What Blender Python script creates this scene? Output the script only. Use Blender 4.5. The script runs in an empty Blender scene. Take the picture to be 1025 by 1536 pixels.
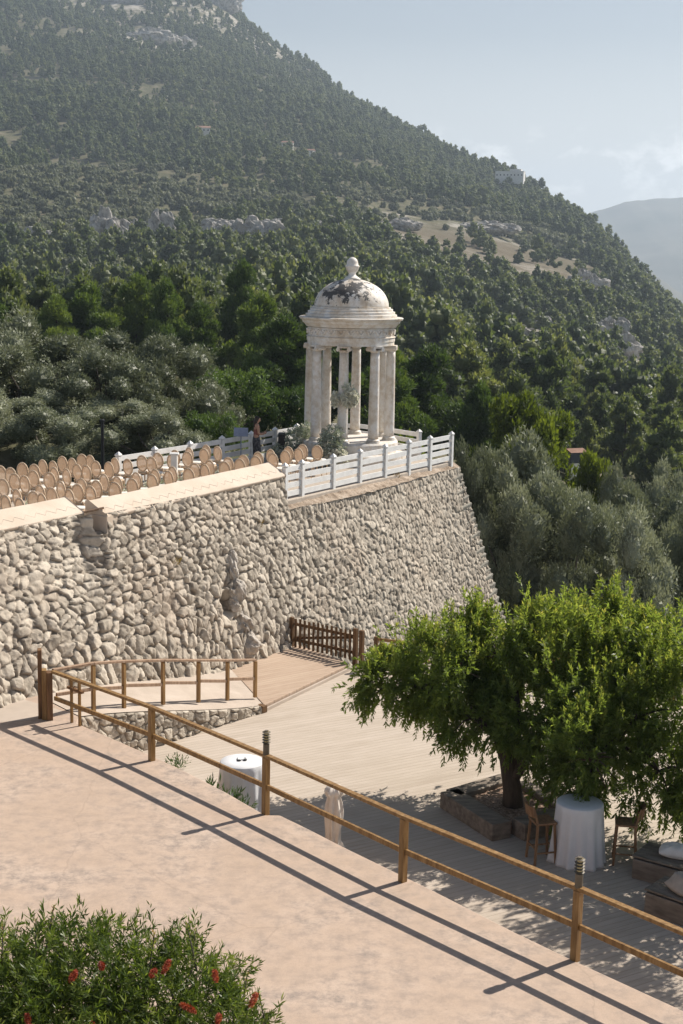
import bpy, math, random
import numpy as np
from mathutils import Vector, Matrix

# ------------------------------------------------------------ camera, sky, sun, exposure
S = bpy.context.scene
COL = S.collection
rad = math.radians
cam_d = bpy.data.cameras.new("camera")
cam_d.lens = 50.0
cam_d.sensor_fit = 'VERTICAL'
cam_d.sensor_height = 36.0
cam_d.sensor_width = 24.0
cam_d.clip_start = 0.3
cam_d.clip_end = 30000
cam = bpy.data.objects.new("camera", cam_d)
COL.objects.link(cam)
_p, _r = rad(10.0), rad(1.2)
_f = Vector((0, math.cos(_p), -math.sin(_p)))
_R0, _U0 = Vector((1, 0, 0)), Vector((0, math.sin(_p), math.cos(_p)))
_R = _R0 * math.cos(_r) + _U0 * math.sin(_r)
_U = _U0 * math.cos(_r) - _R0 * math.sin(_r)
m = Matrix((_R, _U, -_f)).transposed().to_4x4()
m.translation = Vector((0, 0, 9.4))
cam.matrix_world = m
S.camera = cam

SUN_EL, SUN_AZ = rad(43.0), math.atan2(0.81, 0.585)      # azimuth measured from +y towards +x
W = bpy.data.worlds.new("World")
S.world = W
W.use_nodes = True
nt = W.node_tree
bg = nt.nodes["Background"]
sky = nt.nodes.new("ShaderNodeTexSky")
sky.sky_type = 'NISHITA'
sky.sun_disc = False
sky.sun_elevation = SUN_EL
sky.sun_rotation = SUN_AZ
sky.air_density = 1.0
sky.dust_density = 1.6
sky.ozone_density = 0.7
sky.altitude = 200
# a few faint cumulus puffs low in the sky, as a function of direction
tc = nt.nodes.new("ShaderNodeTexCoord")
mp = nt.nodes.new("ShaderNodeMapping")
mp.inputs['Scale'].default_value = (42, 42, 70)
mp.inputs['Location'].default_value = (2.3, 0.6, 0.9)
nz = nt.nodes.new("ShaderNodeTexNoise")
nz.inputs['Scale'].default_value = 1.0
nz.inputs['Detail'].default_value = 7
nz.inputs['Roughness'].default_value = 0.55
cr = nt.nodes.new("ShaderNodeValToRGB")
cr.color_ramp.elements[0].position = 0.535
cr.color_ramp.elements[1].position = 0.66
sx = nt.nodes.new("ShaderNodeSeparateXYZ")
band = nt.nodes.new("ShaderNodeValToRGB")
els = band.color_ramp.elements
els[0].position, els[0].color = 0.03, (0, 0, 0, 1)
els[1].position, els[1].color = 0.095, (0, 0, 0, 1)
e_ = els.new(0.065); e_.color = (1, 1, 1, 1)
mul = nt.nodes.new("ShaderNodeMath"); mul.operation = 'MULTIPLY'
mul2 = nt.nodes.new("ShaderNodeMath"); mul2.operation = 'MULTIPLY'; mul2.inputs[1].default_value = 0.75
mixc = nt.nodes.new("ShaderNodeMix"); mixc.data_type = 'RGBA'
mixc.inputs['B'].default_value = (22.0, 21.6, 21.2, 1)
L = nt.links.new
L(tc.outputs['Generated'], mp.inputs['Vector']); L(mp.outputs[0], nz.inputs['Vector'])
L(nz.outputs[0], cr.inputs[0]); L(tc.outputs['Generated'], sx.inputs[0]); L(sx.outputs['Z'], band.inputs[0])
L(cr.outputs[0], mul.inputs[0]); L(band.outputs[0], mul.inputs[1]); L(mul.outputs[0], mul2.inputs[0])
pale = nt.nodes.new("ShaderNodeValToRGB")
pe = pale.color_ramp.elements
pe[0].position, pe[0].color = 0.03, (.95, .95, .95, 1)
pe[1].position, pe[1].color = 0.30, (0, 0, 0, 1)
pq = pe.new(0.15); pq.color = (.22, .22, .22, 1)
pm = nt.nodes.new("ShaderNodeMix"); pm.data_type = 'RGBA'; pm.inputs['B'].default_value = (14.6, 14.5, 14.4, 1)
L(sx.outputs['Z'], pale.inputs[0]); L(pale.outputs[0], pm.inputs['Factor']); L(sky.outputs[0], pm.inputs['A'])
L(mul2.outputs[0], mixc.inputs['Factor']); L(pm.outputs['Result'], mixc.inputs['A']); L(mixc.outputs['Result'], bg.inputs['Color'])
bg.inputs['Strength'].default_value = 0.050

sun_d = bpy.data.lights.new("sun", 'SUN')
sun_d.energy = 5.0
sun_d.angle = rad(0.5)
sun_d.color = (1.0, 0.93, 0.83)
sun = bpy.data.objects.new("sun", sun_d)
COL.objects.link(sun)
_ts = Vector((math.sin(SUN_AZ) * math.cos(SUN_EL), math.cos(SUN_AZ) * math.cos(SUN_EL), math.sin(SUN_EL)))
sun.rotation_euler = (-_ts).to_track_quat('-Z', 'Y').to_euler()
sun.location = (40, 40, 60)

S.view_settings.view_transform = 'Standard'
S.view_settings.look = 'None'
S.view_settings.exposure = 0.55
S.view_settings.gamma = 1.0
S.render.engine = 'CYCLES'
S.cycles.max_bounces = 6
S.cycles.diffuse_bounces = 2
S.cycles.transmission_bounces = 4
S.cycles.volume_bounces = 0
S.cycles.caustics_reflective = False
S.cycles.caustics_refractive = False

HAZE = 0.00016
rng = np.random.default_rng(7)
random.seed(7)

# ------------------------------------------------------------ helpers
def tag(o, label=None, cat=None, group=None, kind=None):
    if label: o['label'] = label
    if cat: o['category'] = cat
    if group: o['group'] = group
    if kind: o['kind'] = kind
    return o

def thing(name, label, cat, loc=(0, 0, 0), rz=0.0, group=None):
    o = bpy.data.objects.new(name, None)
    o.empty_display_size = 0.2
    COL.objects.link(o)
    o.location = loc
    o.rotation_euler = (0, 0, rz)
    return tag(o, label, cat, group)

def children(o):
    return [c for c in o.children]

def copy_tree(o, parent=None):
    c = o.copy()
    COL.objects.link(c)
    if parent is not None:
        c.parent = parent
        c.matrix_parent_inverse = Matrix()
    for ch in children(o):
        copy_tree(ch, c)
    return c

def dup(o, loc, rz=0.0, label=None, group=None, scale=None):
    c = copy_tree(o)
    c.location = loc
    c.rotation_euler = (0, 0, rz)
    if scale: c.scale = scale
    if label: c['label'] = label
    if group: c['group'] = group
    return c

class MB:
    """collects shapes into one mesh"""
    def __init__(self): self.v, self.f = [], []
    def add(self, vs, fs):
        b = len(self.v)
        self.v += [tuple(x) for x in vs]
        self.f += [tuple(i + b for i in q) for q in fs]
        return self
    def box(self, c, s, rz=0.0, M=None):
        hx, hy, hz = s[0] / 2, s[1] / 2, s[2] / 2
        M = M or Matrix.Rotation(rz, 3, 'Z')
        vs = [Vector(c) + M @ Vector((x * hx, y * hy, z * hz)) for x in (-1, 1) for y in (-1, 1) for z in (-1, 1)]
        return self.add(vs, [(0, 1, 3, 2), (4, 6, 7, 5), (0, 4, 5, 1), (2, 3, 7, 6), (0, 2, 6, 4), (1, 5, 7, 3)])
    def bar(self, a, b, w, h):
        a, b = Vector(a), Vector(b)
        d = (b - a).normalized()
        up = Vector((0, 0, 1)) if abs(d.z) < 0.95 else Vector((1, 0, 0))
        r = d.cross(up).normalized(); u = r.cross(d)
        vs = []
        for q in (a, b):
            for i, j in ((-1, -1), (1, -1), (1, 1), (-1, 1)):
                vs.append(q + r * (i * w / 2) + u * (j * h / 2))
        return self.add(vs, [(3, 2, 1, 0), (4, 5, 6, 7), (0, 1, 5, 4), (1, 2, 6, 5), (2, 3, 7, 6), (3, 0, 4, 7)])
    def tube(self, pts, rs, n=8, closed=False):
        pts = [Vector(p) for p in pts]
        if not hasattr(rs, '__len__'): rs = [rs] * len(pts)
        vs, fs = [], []
        N = len(pts)
        ref = None
        for i, p in enumerate(pts):
            if closed: d = pts[(i + 1) % N] - pts[i - 1]
            else: d = pts[min(i + 1, N - 1)] - pts[max(i - 1, 0)]
            d.normalize()
            if ref is None:
                ref = Vector((0, 0, 1)) if abs(d.z) < 0.9 else Vector((1, 0, 0))
            r = d.cross(ref)
            if r.length < 1e-4: r = d.cross(Vector((0, 1, 0)))
            r.normalize(); u = r.cross(d); ref = u if not closed else ref
            for k in range(n):
                a = 2 * math.pi * k / n
                vs.append(p + (r * math.cos(a) + u * math.sin(a)) * rs[i])
        for i in range(N if closed else N - 1):
            j = (i + 1) % N
            for k in range(n):
                l = (k + 1) % n
                fs.append((i * n + k, i * n + l, j * n + l, j * n + k))
        if not closed:
            fs.append(tuple(range(n - 1, -1, -1))); fs.append(tuple((N - 1) * n + k for k in range(n)))
        return self.add(vs, fs)
    def lathe(self, prof, c=(0, 0, 0), n=48, fn=None):
        vs, fs = [], []
        for r, z in prof:
            for k in range(n):
                a = 2 * math.pi * k / n
                rr = r * (fn(a, z) if fn else 1)
                vs.append((c[0] + rr * math.cos(a), c[1] + rr * math.sin(a), c[2] + z))
        for i in range(len(prof) - 1):
            for k in range(n):
                l = (k + 1) % n
                fs.append((i * n + k, i * n + l, (i + 1) * n + l, (i + 1) * n + k))
        fs.append(tuple(range(n - 1, -1, -1))); fs.append(tuple((len(prof) - 1) * n + k for k in range(n)))
        return self.add(vs, fs)
    def prism(self, poly, z0, z1):
        n = len(poly)
        vs = [(x, y, z0) for x, y in poly] + [(x, y, z1) for x, y in poly]
        fs = [tuple(range(n - 1, -1, -1)), tuple(range(n, 2 * n))]
        fs += [(i, (i + 1) % n, n + (i + 1) % n, n + i) for i in range(n)]
        return self.add(vs, fs)
    def build(self, name, mat, parent=None, smooth=False, bevel=0.0, world=False, subd=0):
        me = bpy.data.meshes.new(name)
        off = parent.location if (world and parent is not None) else Vector((0, 0, 0))
        me.from_pydata([(x - off[0], y - off[1], z - off[2]) for x, y, z in self.v], [], self.f)
        me.materials.append(mat)
        if smooth: me.polygons.foreach_set('use_smooth', [True] * len(me.polygons))
        o = bpy.data.objects.new(name, me)
        COL.objects.link(o)
        if parent is not None: o.parent = parent
        if bevel:
            b = o.modifiers.new('bevel', 'BEVEL'); b.width = bevel; b.segments = 2; b.limit_method = 'ANGLE'
        if subd:
            b = o.modifiers.new('sub', 'SUBSURF'); b.levels = subd; b.render_levels = subd
        return o

def np_mesh(name, V, Fq, mat, parent=None, smooth=False, attrs=None, face_attrs=None, link=True):
    """V (n,3) float, Fq (m,4) or (m,3) int"""
    me = bpy.data.meshes.new(name)
    V = np.asarray(V, np.float32); Fq = np.asarray(Fq, np.int32)
    k = Fq.shape[1]
    me.vertices.add(len(V)); me.vertices.foreach_set('co', V.ravel())
    me.loops.add(Fq.size); me.loops.foreach_set('vertex_index', Fq.ravel())
    me.polygons.add(len(Fq))
    me.polygons.foreach_set('loop_start', np.arange(0, Fq.size, k, dtype=np.int32))
    me.update(calc_edges=True)
    if smooth: me.polygons.foreach_set('use_smooth', np.ones(len(Fq), bool))
    for an, av in (attrs or {}).items():
        at = me.attributes.new(an, 'FLOAT', 'POINT'); at.data.foreach_set('value', np.asarray(av, np.float32))
    for an, av in (face_attrs or {}).items():
        at = me.attributes.new(an, 'FLOAT', 'FACE'); at.data.foreach_set('value', np.asarray(av, np.float32))
    me.validate()
    if mat: me.materials.append(mat)
    o = bpy.data.objects.new(name, me)
    if link: COL.objects.link(o)
    if parent is not None: o.parent = parent
    return o

def quads(name, Q, mat, parent=None, tint=None, link=True):
    n = len(Q)
    return np_mesh(name, Q.reshape(-1, 3), np.arange(4 * n).reshape(n, 4), mat, parent, link=link,
                   face_attrs=None if tint is None else {'tint': tint})

# value noise and cells (numpy)
_T = np.random.default_rng(3).random((256, 256))
_T3 = np.random.default_rng(4).random((6, 256, 256))
def vnoise(u, v, sc=1.0, oct=4, seed=0):
    out = np.zeros_like(u, dtype=float); amp = 1.0; tot = 0
    for o in range(oct):
        x = u * sc + 17.3 * o + seed * 7.7; y = v * sc + 9.1 * o + seed * 3.1
        i = np.floor(x).astype(int); j = np.floor(y).astype(int)
        fx = x - i; fy = y - j
        fx = fx * fx * (3 - 2 * fx); fy = fy * fy * (3 - 2 * fy)
        a = _T[i % 256, j % 256]; b = _T[(i + 1) % 256, j % 256]; c = _T[i % 256, (j + 1) % 256]; d = _T[(i + 1) % 256, (j + 1) % 256]
        out += amp * ((a * (1 - fx) + b * fx) * (1 - fy) + (c * (1 - fx) + d * fx) * fy - 0.5)
        tot += amp; amp *= 0.5; sc *= 2.03
    return out / tot * 2

def cells(u, v, jit=1.0):
    i0 = np.floor(u).astype(int); j0 = np.floor(v).astype(int)
    F1 = np.full(u.shape, 9.0); F2 = np.full(u.shape, 9.0)
    ci = np.zeros(u.shape, int); cj = np.zeros(u.shape, int); dx = np.zeros(u.shape); dy = np.zeros(u.shape)
    for di in (-1, 0, 1):
        for dj in (-1, 0, 1):
            i = i0 + di; j = j0 + dj
            px = i + 0.5 + jit * (_T3[0, i % 256, j % 256] - 0.5); py = j + 0.5 + jit * (_T3[1, i % 256, j % 256] - 0.5)
            ex = u - px; ey = v - py
            d = np.sqrt(ex * ex + ey * ey)
            near = d < F1
            F2 = np.where(near, F1, np.minimum(F2, d))
            ci = np.where(near, i, ci); cj = np.where(near, j, cj); dx = np.where(near, ex, dx); dy = np.where(near, ey, dy)
            F1 = np.where(near, d, F1)
    return F1, F2, ci, cj, dx, dy

def sstep(a, b, x):
    t = np.clip((x - a) / (b - a), 0, 1)
    return t * t * (3 - 2 * t)

def stones(u, v):
    """height (0..1), tint and gap of a rubble wall in stone units"""
    uu = u + 0.34 * vnoise(u, v, 0.9, 3, 1); vv = v + 0.34 * vnoise(u, v, 0.9, 3, 2)
    F1, F2, ci, cj, dx, dy = cells(uu, vv)
    g = F2 - F1
    body = sstep(0.0, 0.17, g)
    rnd = _T3[2, ci % 256, cj % 256]; tx = _T3[3, ci % 256, cj % 256] - .5; ty = _T3[4, ci % 256, cj % 256] - .5
    dome = np.clip(1 - 1.1 * F1 * F1, 0, 1)
    h = body * (0.50 + 0.26 * dome + 0.62 * (rnd - .5) + 1.15 * (tx * dx + ty * dy))
    h = h + 0.26 * vnoise(u, v, 2.6, 3, 5) * body + 0.10 * vnoise(u, v, 7, 2, 8)
    return h, _T3[5, ci % 256, cj % 256], 1 - body

# ------------------------------------------------------------ materials
def new_mat(name):
    mt = bpy.data.materials.new(name)
    mt.use_nodes = True
    n = mt.node_tree
    return mt, n, n.nodes['Principled BSDF'], n.links.new

def ramp(n, stops):
    r = n.nodes.new('ShaderNodeValToRGB')
    e = r.color_ramp.elements
    while len(e) < len(stops): e.new(0.5)
    for q, (p, c) in zip(e, stops):
        q.position = p; q.color = (*c, 1)
    return r

def noise(n, scale, detail=8, rough=.6, coord='Object', stretch=None):
    t = n.nodes.new('ShaderNodeTexCoord')
    z = n.nodes.new('ShaderNodeTexNoise')
    z.inputs['Scale'].default_value = scale; z.inputs['Detail'].default_value = detail; z.inputs['Roughness'].default_value = rough
    if stretch:
        mpn = n.nodes.new('ShaderNodeMapping')
        mpn.inputs['Scale'].default_value = stretch[:3]
        if len(stretch) > 3: mpn.inputs['Rotation'].default_value = (0, 0, stretch[3])
        n.links.new(t.outputs[coord], mpn.inputs[0]); n.links.new(mpn.outputs[0], z.inputs['Vector'])
    else:
        n.links.new(t.outputs[coord], z.inputs['Vector'])
    return z

def mixrgb(n, fac, a, b, mode='MIX'):
    x = n.nodes.new('ShaderNodeMix'); x.data_type = 'RGBA'; x.blend_type = mode
    for key, val in (('Factor', fac), ('A', a), ('B', b)):
        if hasattr(val, 'links'): n.links.new(val, x.inputs[key])
        else: x.inputs[key].default_value = val if key == 'Factor' else (*val, 1)
    return x.outputs['Result']

def bump(n, bsdf, h, strength, dist=0.02):
    b = n.nodes.new('ShaderNodeBump'); b.inputs['Strength'].default_value = strength; b.inputs['Distance'].default_value = dist
    n.links.new(h, b.inputs['Height']); n.links.new(b.outputs[0], bsdf.inputs['Normal'])

def nmat(name, stops, scale=3, rough=.8, bumps=0.0, stretch=None, spec=.3, detail=8, bscale=None, bdist=.02, coord='Object'):
    mt, n, b, l = new_mat(name)
    z = noise(n, scale, detail, .62, coord, stretch)
    r = ramp(n, stops)
    l(z.outputs[0], r.inputs[0]); l(r.outputs[0], b.inputs['Base Color'])
    b.inputs['Roughness'].default_value = rough
    b.inputs['Specular IOR Level'].default_value = spec
    if bumps:
        zz = noise(n, bscale, 6, .6, coord, stretch) if bscale else z
        bump(n, b, zz.outputs[0], bumps, bdist)
    return mt

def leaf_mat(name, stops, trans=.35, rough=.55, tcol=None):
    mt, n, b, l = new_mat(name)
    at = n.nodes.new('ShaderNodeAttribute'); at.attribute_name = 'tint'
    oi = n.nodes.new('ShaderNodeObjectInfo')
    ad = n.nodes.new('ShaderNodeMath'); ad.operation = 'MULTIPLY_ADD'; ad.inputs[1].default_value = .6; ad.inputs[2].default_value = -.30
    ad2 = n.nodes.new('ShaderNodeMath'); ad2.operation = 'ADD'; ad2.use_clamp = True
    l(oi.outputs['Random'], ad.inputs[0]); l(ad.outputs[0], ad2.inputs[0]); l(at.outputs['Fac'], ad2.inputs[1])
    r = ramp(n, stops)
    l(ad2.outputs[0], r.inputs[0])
    l(r.outputs[0], b.inputs['Base Color'])
    b.inputs['Roughness'].default_value = rough
    b.inputs['Specular IOR Level'].default_value = .35
    tr = n.nodes.new('ShaderNodeBsdfTranslucent')
    hs = mixrgb(n, 1.0, r.outputs[0], tcol or (1.0, 1.0, .45), 'MULTIPLY')
    l(hs, tr.inputs['Color'])
    mx = n.nodes.new('ShaderNodeMixShader'); mx.inputs[0].default_value = trans
    out = n.nodes['Material Output']
    l(b.outputs[0], mx.inputs[1]); l(tr.outputs[0], mx.inputs[2]); l(mx.outputs[0], out.inputs['Surface'])
    return mt

M = {}
# weathered plaster terrace
def terrace_mat():
    mt, n, b, l = new_mat('terrace_plaster')
    z1 = noise(n, .55, 9, .68); z2 = noise(n, 3.6, 12, .78); z3 = noise(n, 60, 6, .75)
    base = ramp(n, [(.30, (.475, .35, .26)), (.52, (.525, .395, .305)), (.72, (.585, .46, .37))]); l(z1.outputs[0], base.inputs[0])
    worn = ramp(n, [(.44, (0, 0, 0)), (.66, (1, 1, 1))]); g1_ = n.nodes.new('ShaderNodeMath'); g1_.operation = 'MULTIPLY_ADD'; g1_.inputs[1].default_value = .55; g1_.inputs[2].default_value = -.275; l(z3.outputs[0], g1_.inputs[0])
    g2_ = n.nodes.new('ShaderNodeMath'); g2_.operation = 'ADD'; l(z2.outputs[0], g2_.inputs[0]); l(g1_.outputs[0], g2_.inputs[1]); l(g2_.outputs[0], worn.inputs[0])
    w1 = ramp(n, [(.45, (0, 0, 0)), (.62, (1, 1, 1))]); l(z1.outputs[0], w1.inputs[0])
    mm = n.nodes.new('ShaderNodeMath'); mm.operation = 'MULTIPLY'; l(worn.outputs[0], mm.inputs[0])
    mm2 = n.nodes.new('ShaderNodeMath'); mm2.operation = 'MULTIPLY_ADD'; l(w1.outputs[0], mm2.inputs[0]); mm2.inputs[1].default_value = .6; mm2.inputs[2].default_value = .45
    l(mm2.outputs[0], mm.inputs[1])
    c = mixrgb(n, mm.outputs[0], base.outputs[0], (.235, .195, .17))
    sp = ramp(n, [(.36, (.62, .62, .62)), (.58, (1, 1, 1))]); l(z3.outputs[0], sp.inputs[0])
    c = mixrgb(n, .6, c, sp.outputs[0], 'MULTIPLY')
    # hairline cracks and a few dark specks
    vt = n.nodes.new('ShaderNodeTexVoronoi'); vt.feature = 'DISTANCE_TO_EDGE'; vt.inputs['Scale'].default_value = .32
    tcx = n.nodes.new('ShaderNodeTexCoord'); wz = noise(n, 1.5, 6, .6)
    va = n.nodes.new('ShaderNodeMix'); va.data_type = 'RGBA'; va.inputs['Factor'].default_value = .22
    l(tcx.outputs['Object'], va.inputs['A']); l(wz.outputs['Color'], va.inputs['B']); l(va.outputs['Result'], vt.inputs['Vector'])
    ck = ramp(n, [(.0, (.22, .22, .22)), (.0035, (0, 0, 0))]); l(vt.outputs['Distance'], ck.inputs[0])
    c = mixrgb(n, ck.outputs[0], c, (.17, .13, .10))
    zs = noise(n, 9, 3, .5); dk = ramp(n, [(.74, (0, 0, 0)), (.78, (.5, .5, .5))]); l(zs.outputs[0], dk.inputs[0])
    c = mixrgb(n, dk.outputs[0], c, (.22, .17, .13))
    l(c, b.inputs['Base Color']); b.inputs['Roughness'].default_value = .85
    bump(n, b, z3.outputs[0], .25, .01)
    return mt
M['terrace'] = terrace_mat()
M['path'] = nmat('pale_concrete', [(.3, (.40, .335, .275)), (.55, (.47, .395, .33)), (.75, (.53, .455, .385))], 1.2, .85, .2, bscale=30, bdist=.01)

def deck_mat(name, stops, width, ang, gap=.10, dark=(.28, .22, .17)):
    mt, n, b, l = new_mat(name)
    t = n.nodes.new('ShaderNodeTexCoord')
    mpn = n.nodes.new('ShaderNodeMapping'); mpn.inputs['Rotation'].default_value = (0, 0, -ang)
    l(t.outputs['Object'], mpn.inputs[0])
    s = n.nodes.new('ShaderNodeSeparateXYZ'); l(mpn.outputs[0], s.inputs[0])
    d = n.nodes.new('ShaderNodeMath'); d.operation = 'DIVIDE'; d.inputs[1].default_value = width; l(s.outputs['Y'], d.inputs[0])
    fl = n.nodes.new('ShaderNodeMath'); fl.operation = 'FLOOR'; l(d.outputs[0], fl.inputs[0])
    fr = n.nodes.new('ShaderNodeMath'); fr.operation = 'FRACT'; l(d.outputs[0], fr.inputs[0])
    wn = n.nodes.new('ShaderNodeTexWhiteNoise'); wn.noise_dimensions = '1D'; l(fl.outputs[0], wn.inputs['W'])
    # grain stretched along the board
    cmb = n.nodes.new('ShaderNodeCombineXYZ')
    sxm = n.nodes.new('ShaderNodeMath'); sxm.operation = 'MULTIPLY'; sxm.inputs[1].default_value = .9; l(s.outputs['X'], sxm.inputs[0])
    sym = n.nodes.new('ShaderNodeMath'); sym.operation = 'MULTIPLY'; sym.inputs[1].default_value = 9; l(s.outputs['Y'], sym.inputs[0])
    l(sxm.outputs[0], cmb.inputs[0]); l(sym.outputs[0], cmb.inputs[1]); l(wn.outputs[0], cmb.inputs[2])
    z = n.nodes.new('ShaderNodeTexNoise'); z.inputs['Scale'].default_value = 1.6; z.inputs['Detail'].default_value = 8; z.inputs['Roughness'].default_value = .65; l(cmb.outputs[0], z.inputs['Vector'])
    big = noise(n, .45, 6, .6)
    ad = n.nodes.new('ShaderNodeMath'); ad.operation = 'MULTIPLY_ADD'; ad.inputs[1].default_value = .12; l(wn.outputs[0], ad.inputs[0]); l(z.outputs[0], ad.inputs[2])
    ad2 = n.nodes.new('ShaderNodeMath'); ad2.operation = 'MULTIPLY_ADD'; ad2.inputs[1].default_value = .5; l(big.outputs[0], ad2.inputs[0]); l(ad.outputs[0], ad2.inputs[2])
    r = ramp(n, stops); l(ad2.outputs[0], r.inputs[0])
    ga = n.nodes.new('ShaderNodeMath'); ga.operation = 'LESS_THAN'; ga.inputs[1].default_value = gap; l(fr.outputs[0], ga.inputs[0])
    gm = n.nodes.new('ShaderNodeMath'); gm.operation = 'MULTIPLY'; gm.inputs[1].default_value = .55; l(ga.outputs[0], gm.inputs[0])
    c = mixrgb(n, gm.outputs[0], r.outputs[0], dark)
    l(c, b.inputs['Base Color']); b.inputs['Roughness'].default_value = .8; b.inputs['Specular IOR Level'].default_value = .25
    inv = n.nodes.new('ShaderNodeMath'); inv.operation = 'SUBTRACT'; inv.inputs[0].default_value = 1; l(ga.outputs[0], inv.inputs[1])
    sm = n.nodes.new('ShaderNodeMath'); sm.operation = 'MULTIPLY_ADD'; sm.inputs[1].default_value = .3; l(z.outputs[0], sm.inputs[0]); l(inv.outputs[0], sm.inputs[2])
    bump(n, b, sm.outputs[0], .5, .008)
    return mt
M['deck'] = deck_mat('weathered_deck', [(.45, (.37, .305, .245)), (.75, (.455, .385, .315)), (1.0, (.52, .445, .375))], .145, math.atan2(.50, .85))
M['landing'] = deck_mat('tan_landing_boards', [(.45, (.32, .225, .16)), (.75, (.42, .31, .23)), (1.0, (.49, .375, .285))], .14, math.atan2(.60, .80), .12)

def wood(name, a, b_, c, rough=.6, stretch=(1, 1, .12), scale=14):
    return nmat(name, [(.32, a), (.52, b_), (.72, c)], scale, rough, .25, stretch, .35, bdist=.004)
M['rail_wood'] = wood('honey_rail_wood', (.155, .080, .026), (.27, .152, .054), (.385, .24, .108), .42)
M['post_wood'] = wood('old_post_wood', (.08, .04, .018), (.17, .085, .036), (.27, .145, .065))
M['ramp_rail'] = wood('bleached_rail_wood', (.24, .15, .095), (.36, .24, .16), (.47, .34, .24))
M['gate_wood'] = wood('dark_gate_wood', (.075, .04, .018), (.14, .075, .032), (.2, .11, .05))
M['grey_timber'] = wood('grey_sleeper_timber', (.13, .105, .08), (.22, .18, .145), (.31, .265, .21), .85, (.25, 1, 1), 9)
M['white_paint'] = nmat('white_fence_paint', [(.3, (.68, .67, .65)), (.6, (.80, .79, .77))], 4, .5, .1, (1, 1, 1))
M['lamp_metal'] = nmat('bronze_lamp_metal', [(.3, (.10, .085, .06)), (.7, (.17, .14, .10))], 12, .45, .1)
M['lamp_glow'] = nmat('lamp_diffuser', [(.3, (.55, .42, .2)), (.7, (.62, .50, .26))], 6, .5)
M['black'] = nmat('black_metal', [(.3, (.012, .012, .013)), (.7, (.03, .03, .03))], 10, .5)
M['dark_grey'] = nmat('dark_grey_shell', [(.3, (.06, .062, .058)), (.7, (.10, .10, .095))], 7, .6)
M['steel'] = nmat('blue_grey_metal', [(.3, (.22, .25, .34)), (.7, (.32, .35, .45))], 8, .45)
M['cushion_white'] = nmat('white_linen', [(.3, (.72, .69, .65)), (.7, (.82, .80, .77))], 9, .9, .3, bscale=60, bdist=.006)
M['linen_grey'] = nmat('beige_linen', [(.3, (.36, .31, .26)), (.7, (.48, .42, .36))], 7, .9, .3, bscale=50, bdist=.006)
M['cloth_white'] = nmat('white_tablecloth', [(.3, (.62, .62, .64)), (.7, (.70, .70, .71))], 3, .85, .15, bscale=14, bdist=.01)
M['cloth_cream'] = nmat('cream_drape', [(.3, (.58, .50, .43)), (.7, (.72, .65, .58))], 4, .9, .25, bscale=18, bdist=.01)
M['chair_frame'] = wood('chair_frame_wood', (.54, .39, .26), (.66, .50, .35), (.74, .58, .43))
def cane_mat():
    mt, n, b, l = new_mat('woven_cane')
    z = noise(n, 30, 4, .6)
    r = ramp(n, [(.3, (.42, .30, .21)), (.7, (.54, .41, .30))]); l(z.outputs[0], r.inputs[0]); l(r.outputs[0], b.inputs['Base Color'])
    b.inputs['Roughness'].default_value = .7
    tl = n.nodes.new('ShaderNodeBsdfTranslucent'); l(r.outputs[0], tl.inputs['Color'])
    tp_ = n.nodes.new('ShaderNodeBsdfTransparent')
    m1 = n.nodes.new('ShaderNodeMixShader'); m1.inputs[0].default_value = .55
    m2 = n.nodes.new('ShaderNodeMixShader'); m2.inputs[0].default_value = .40          # open weave
    l(b.outputs[0], m1.inputs[1]); l(tl.outputs[0], m1.inputs[2]); l(m1.outputs[0], m2.inputs[1]); l(tp_.outputs[0], m2.inputs[2])
    l(m2.outputs[0], n.nodes['Material Output'].inputs['Surface'])
    return mt
M['cane'] = cane_mat()
M['seat_pad'] = nmat('ivory_seat_pad', [(.3, (.68, .64, .58)), (.7, (.78, .75, .70))], 8, .9)
M['stool_wood'] = wood('stool_wood', (.14, .075, .035), (.24, .135, .07), (.32, .19, .10))
M['mulch'] = nmat('bark_mulch', [(.35, (.10, .06, .04)), (.5, (.26, .17, .12)), (.65, (.45, .34, .27))], 26, .9, .8, bdist=.03)
M['soil'] = nmat('dry_ledge_soil', [(.34, (.17, .125, .09)), (.5, (.35, .275, .21)), (.68, (.47, .39, .315))], 3.2, .95, .9, bscale=14, bdist=.06)
M['coping'] = nmat('cream_coping', [(.3, (.54, .44, .345)), (.6, (.62, .52, .425)), (.8, (.66, .57, .475))], 1.4, .8, .12, bscale=25, bdist=.006)
M['gravel'] = nmat('pale_gravel', [(.3, (.38, .32, .26)), (.7, (.50, .44, .375))], 5, .9, .3, bscale=40, bdist=.01)
M['bark'] = nmat('dark_bark', [(.3, (.035, .025, .018)), (.7, (.10, .075, .055))], 9, .95, .7, (1, 1, .25), bdist=.03)
M['bark_grey'] = nmat('grey_bark', [(.3, (.06, .05, .042)), (.7, (.15, .13, .11))], 9, .95, .7, (1, 1, .25), bdist=.03)

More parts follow.
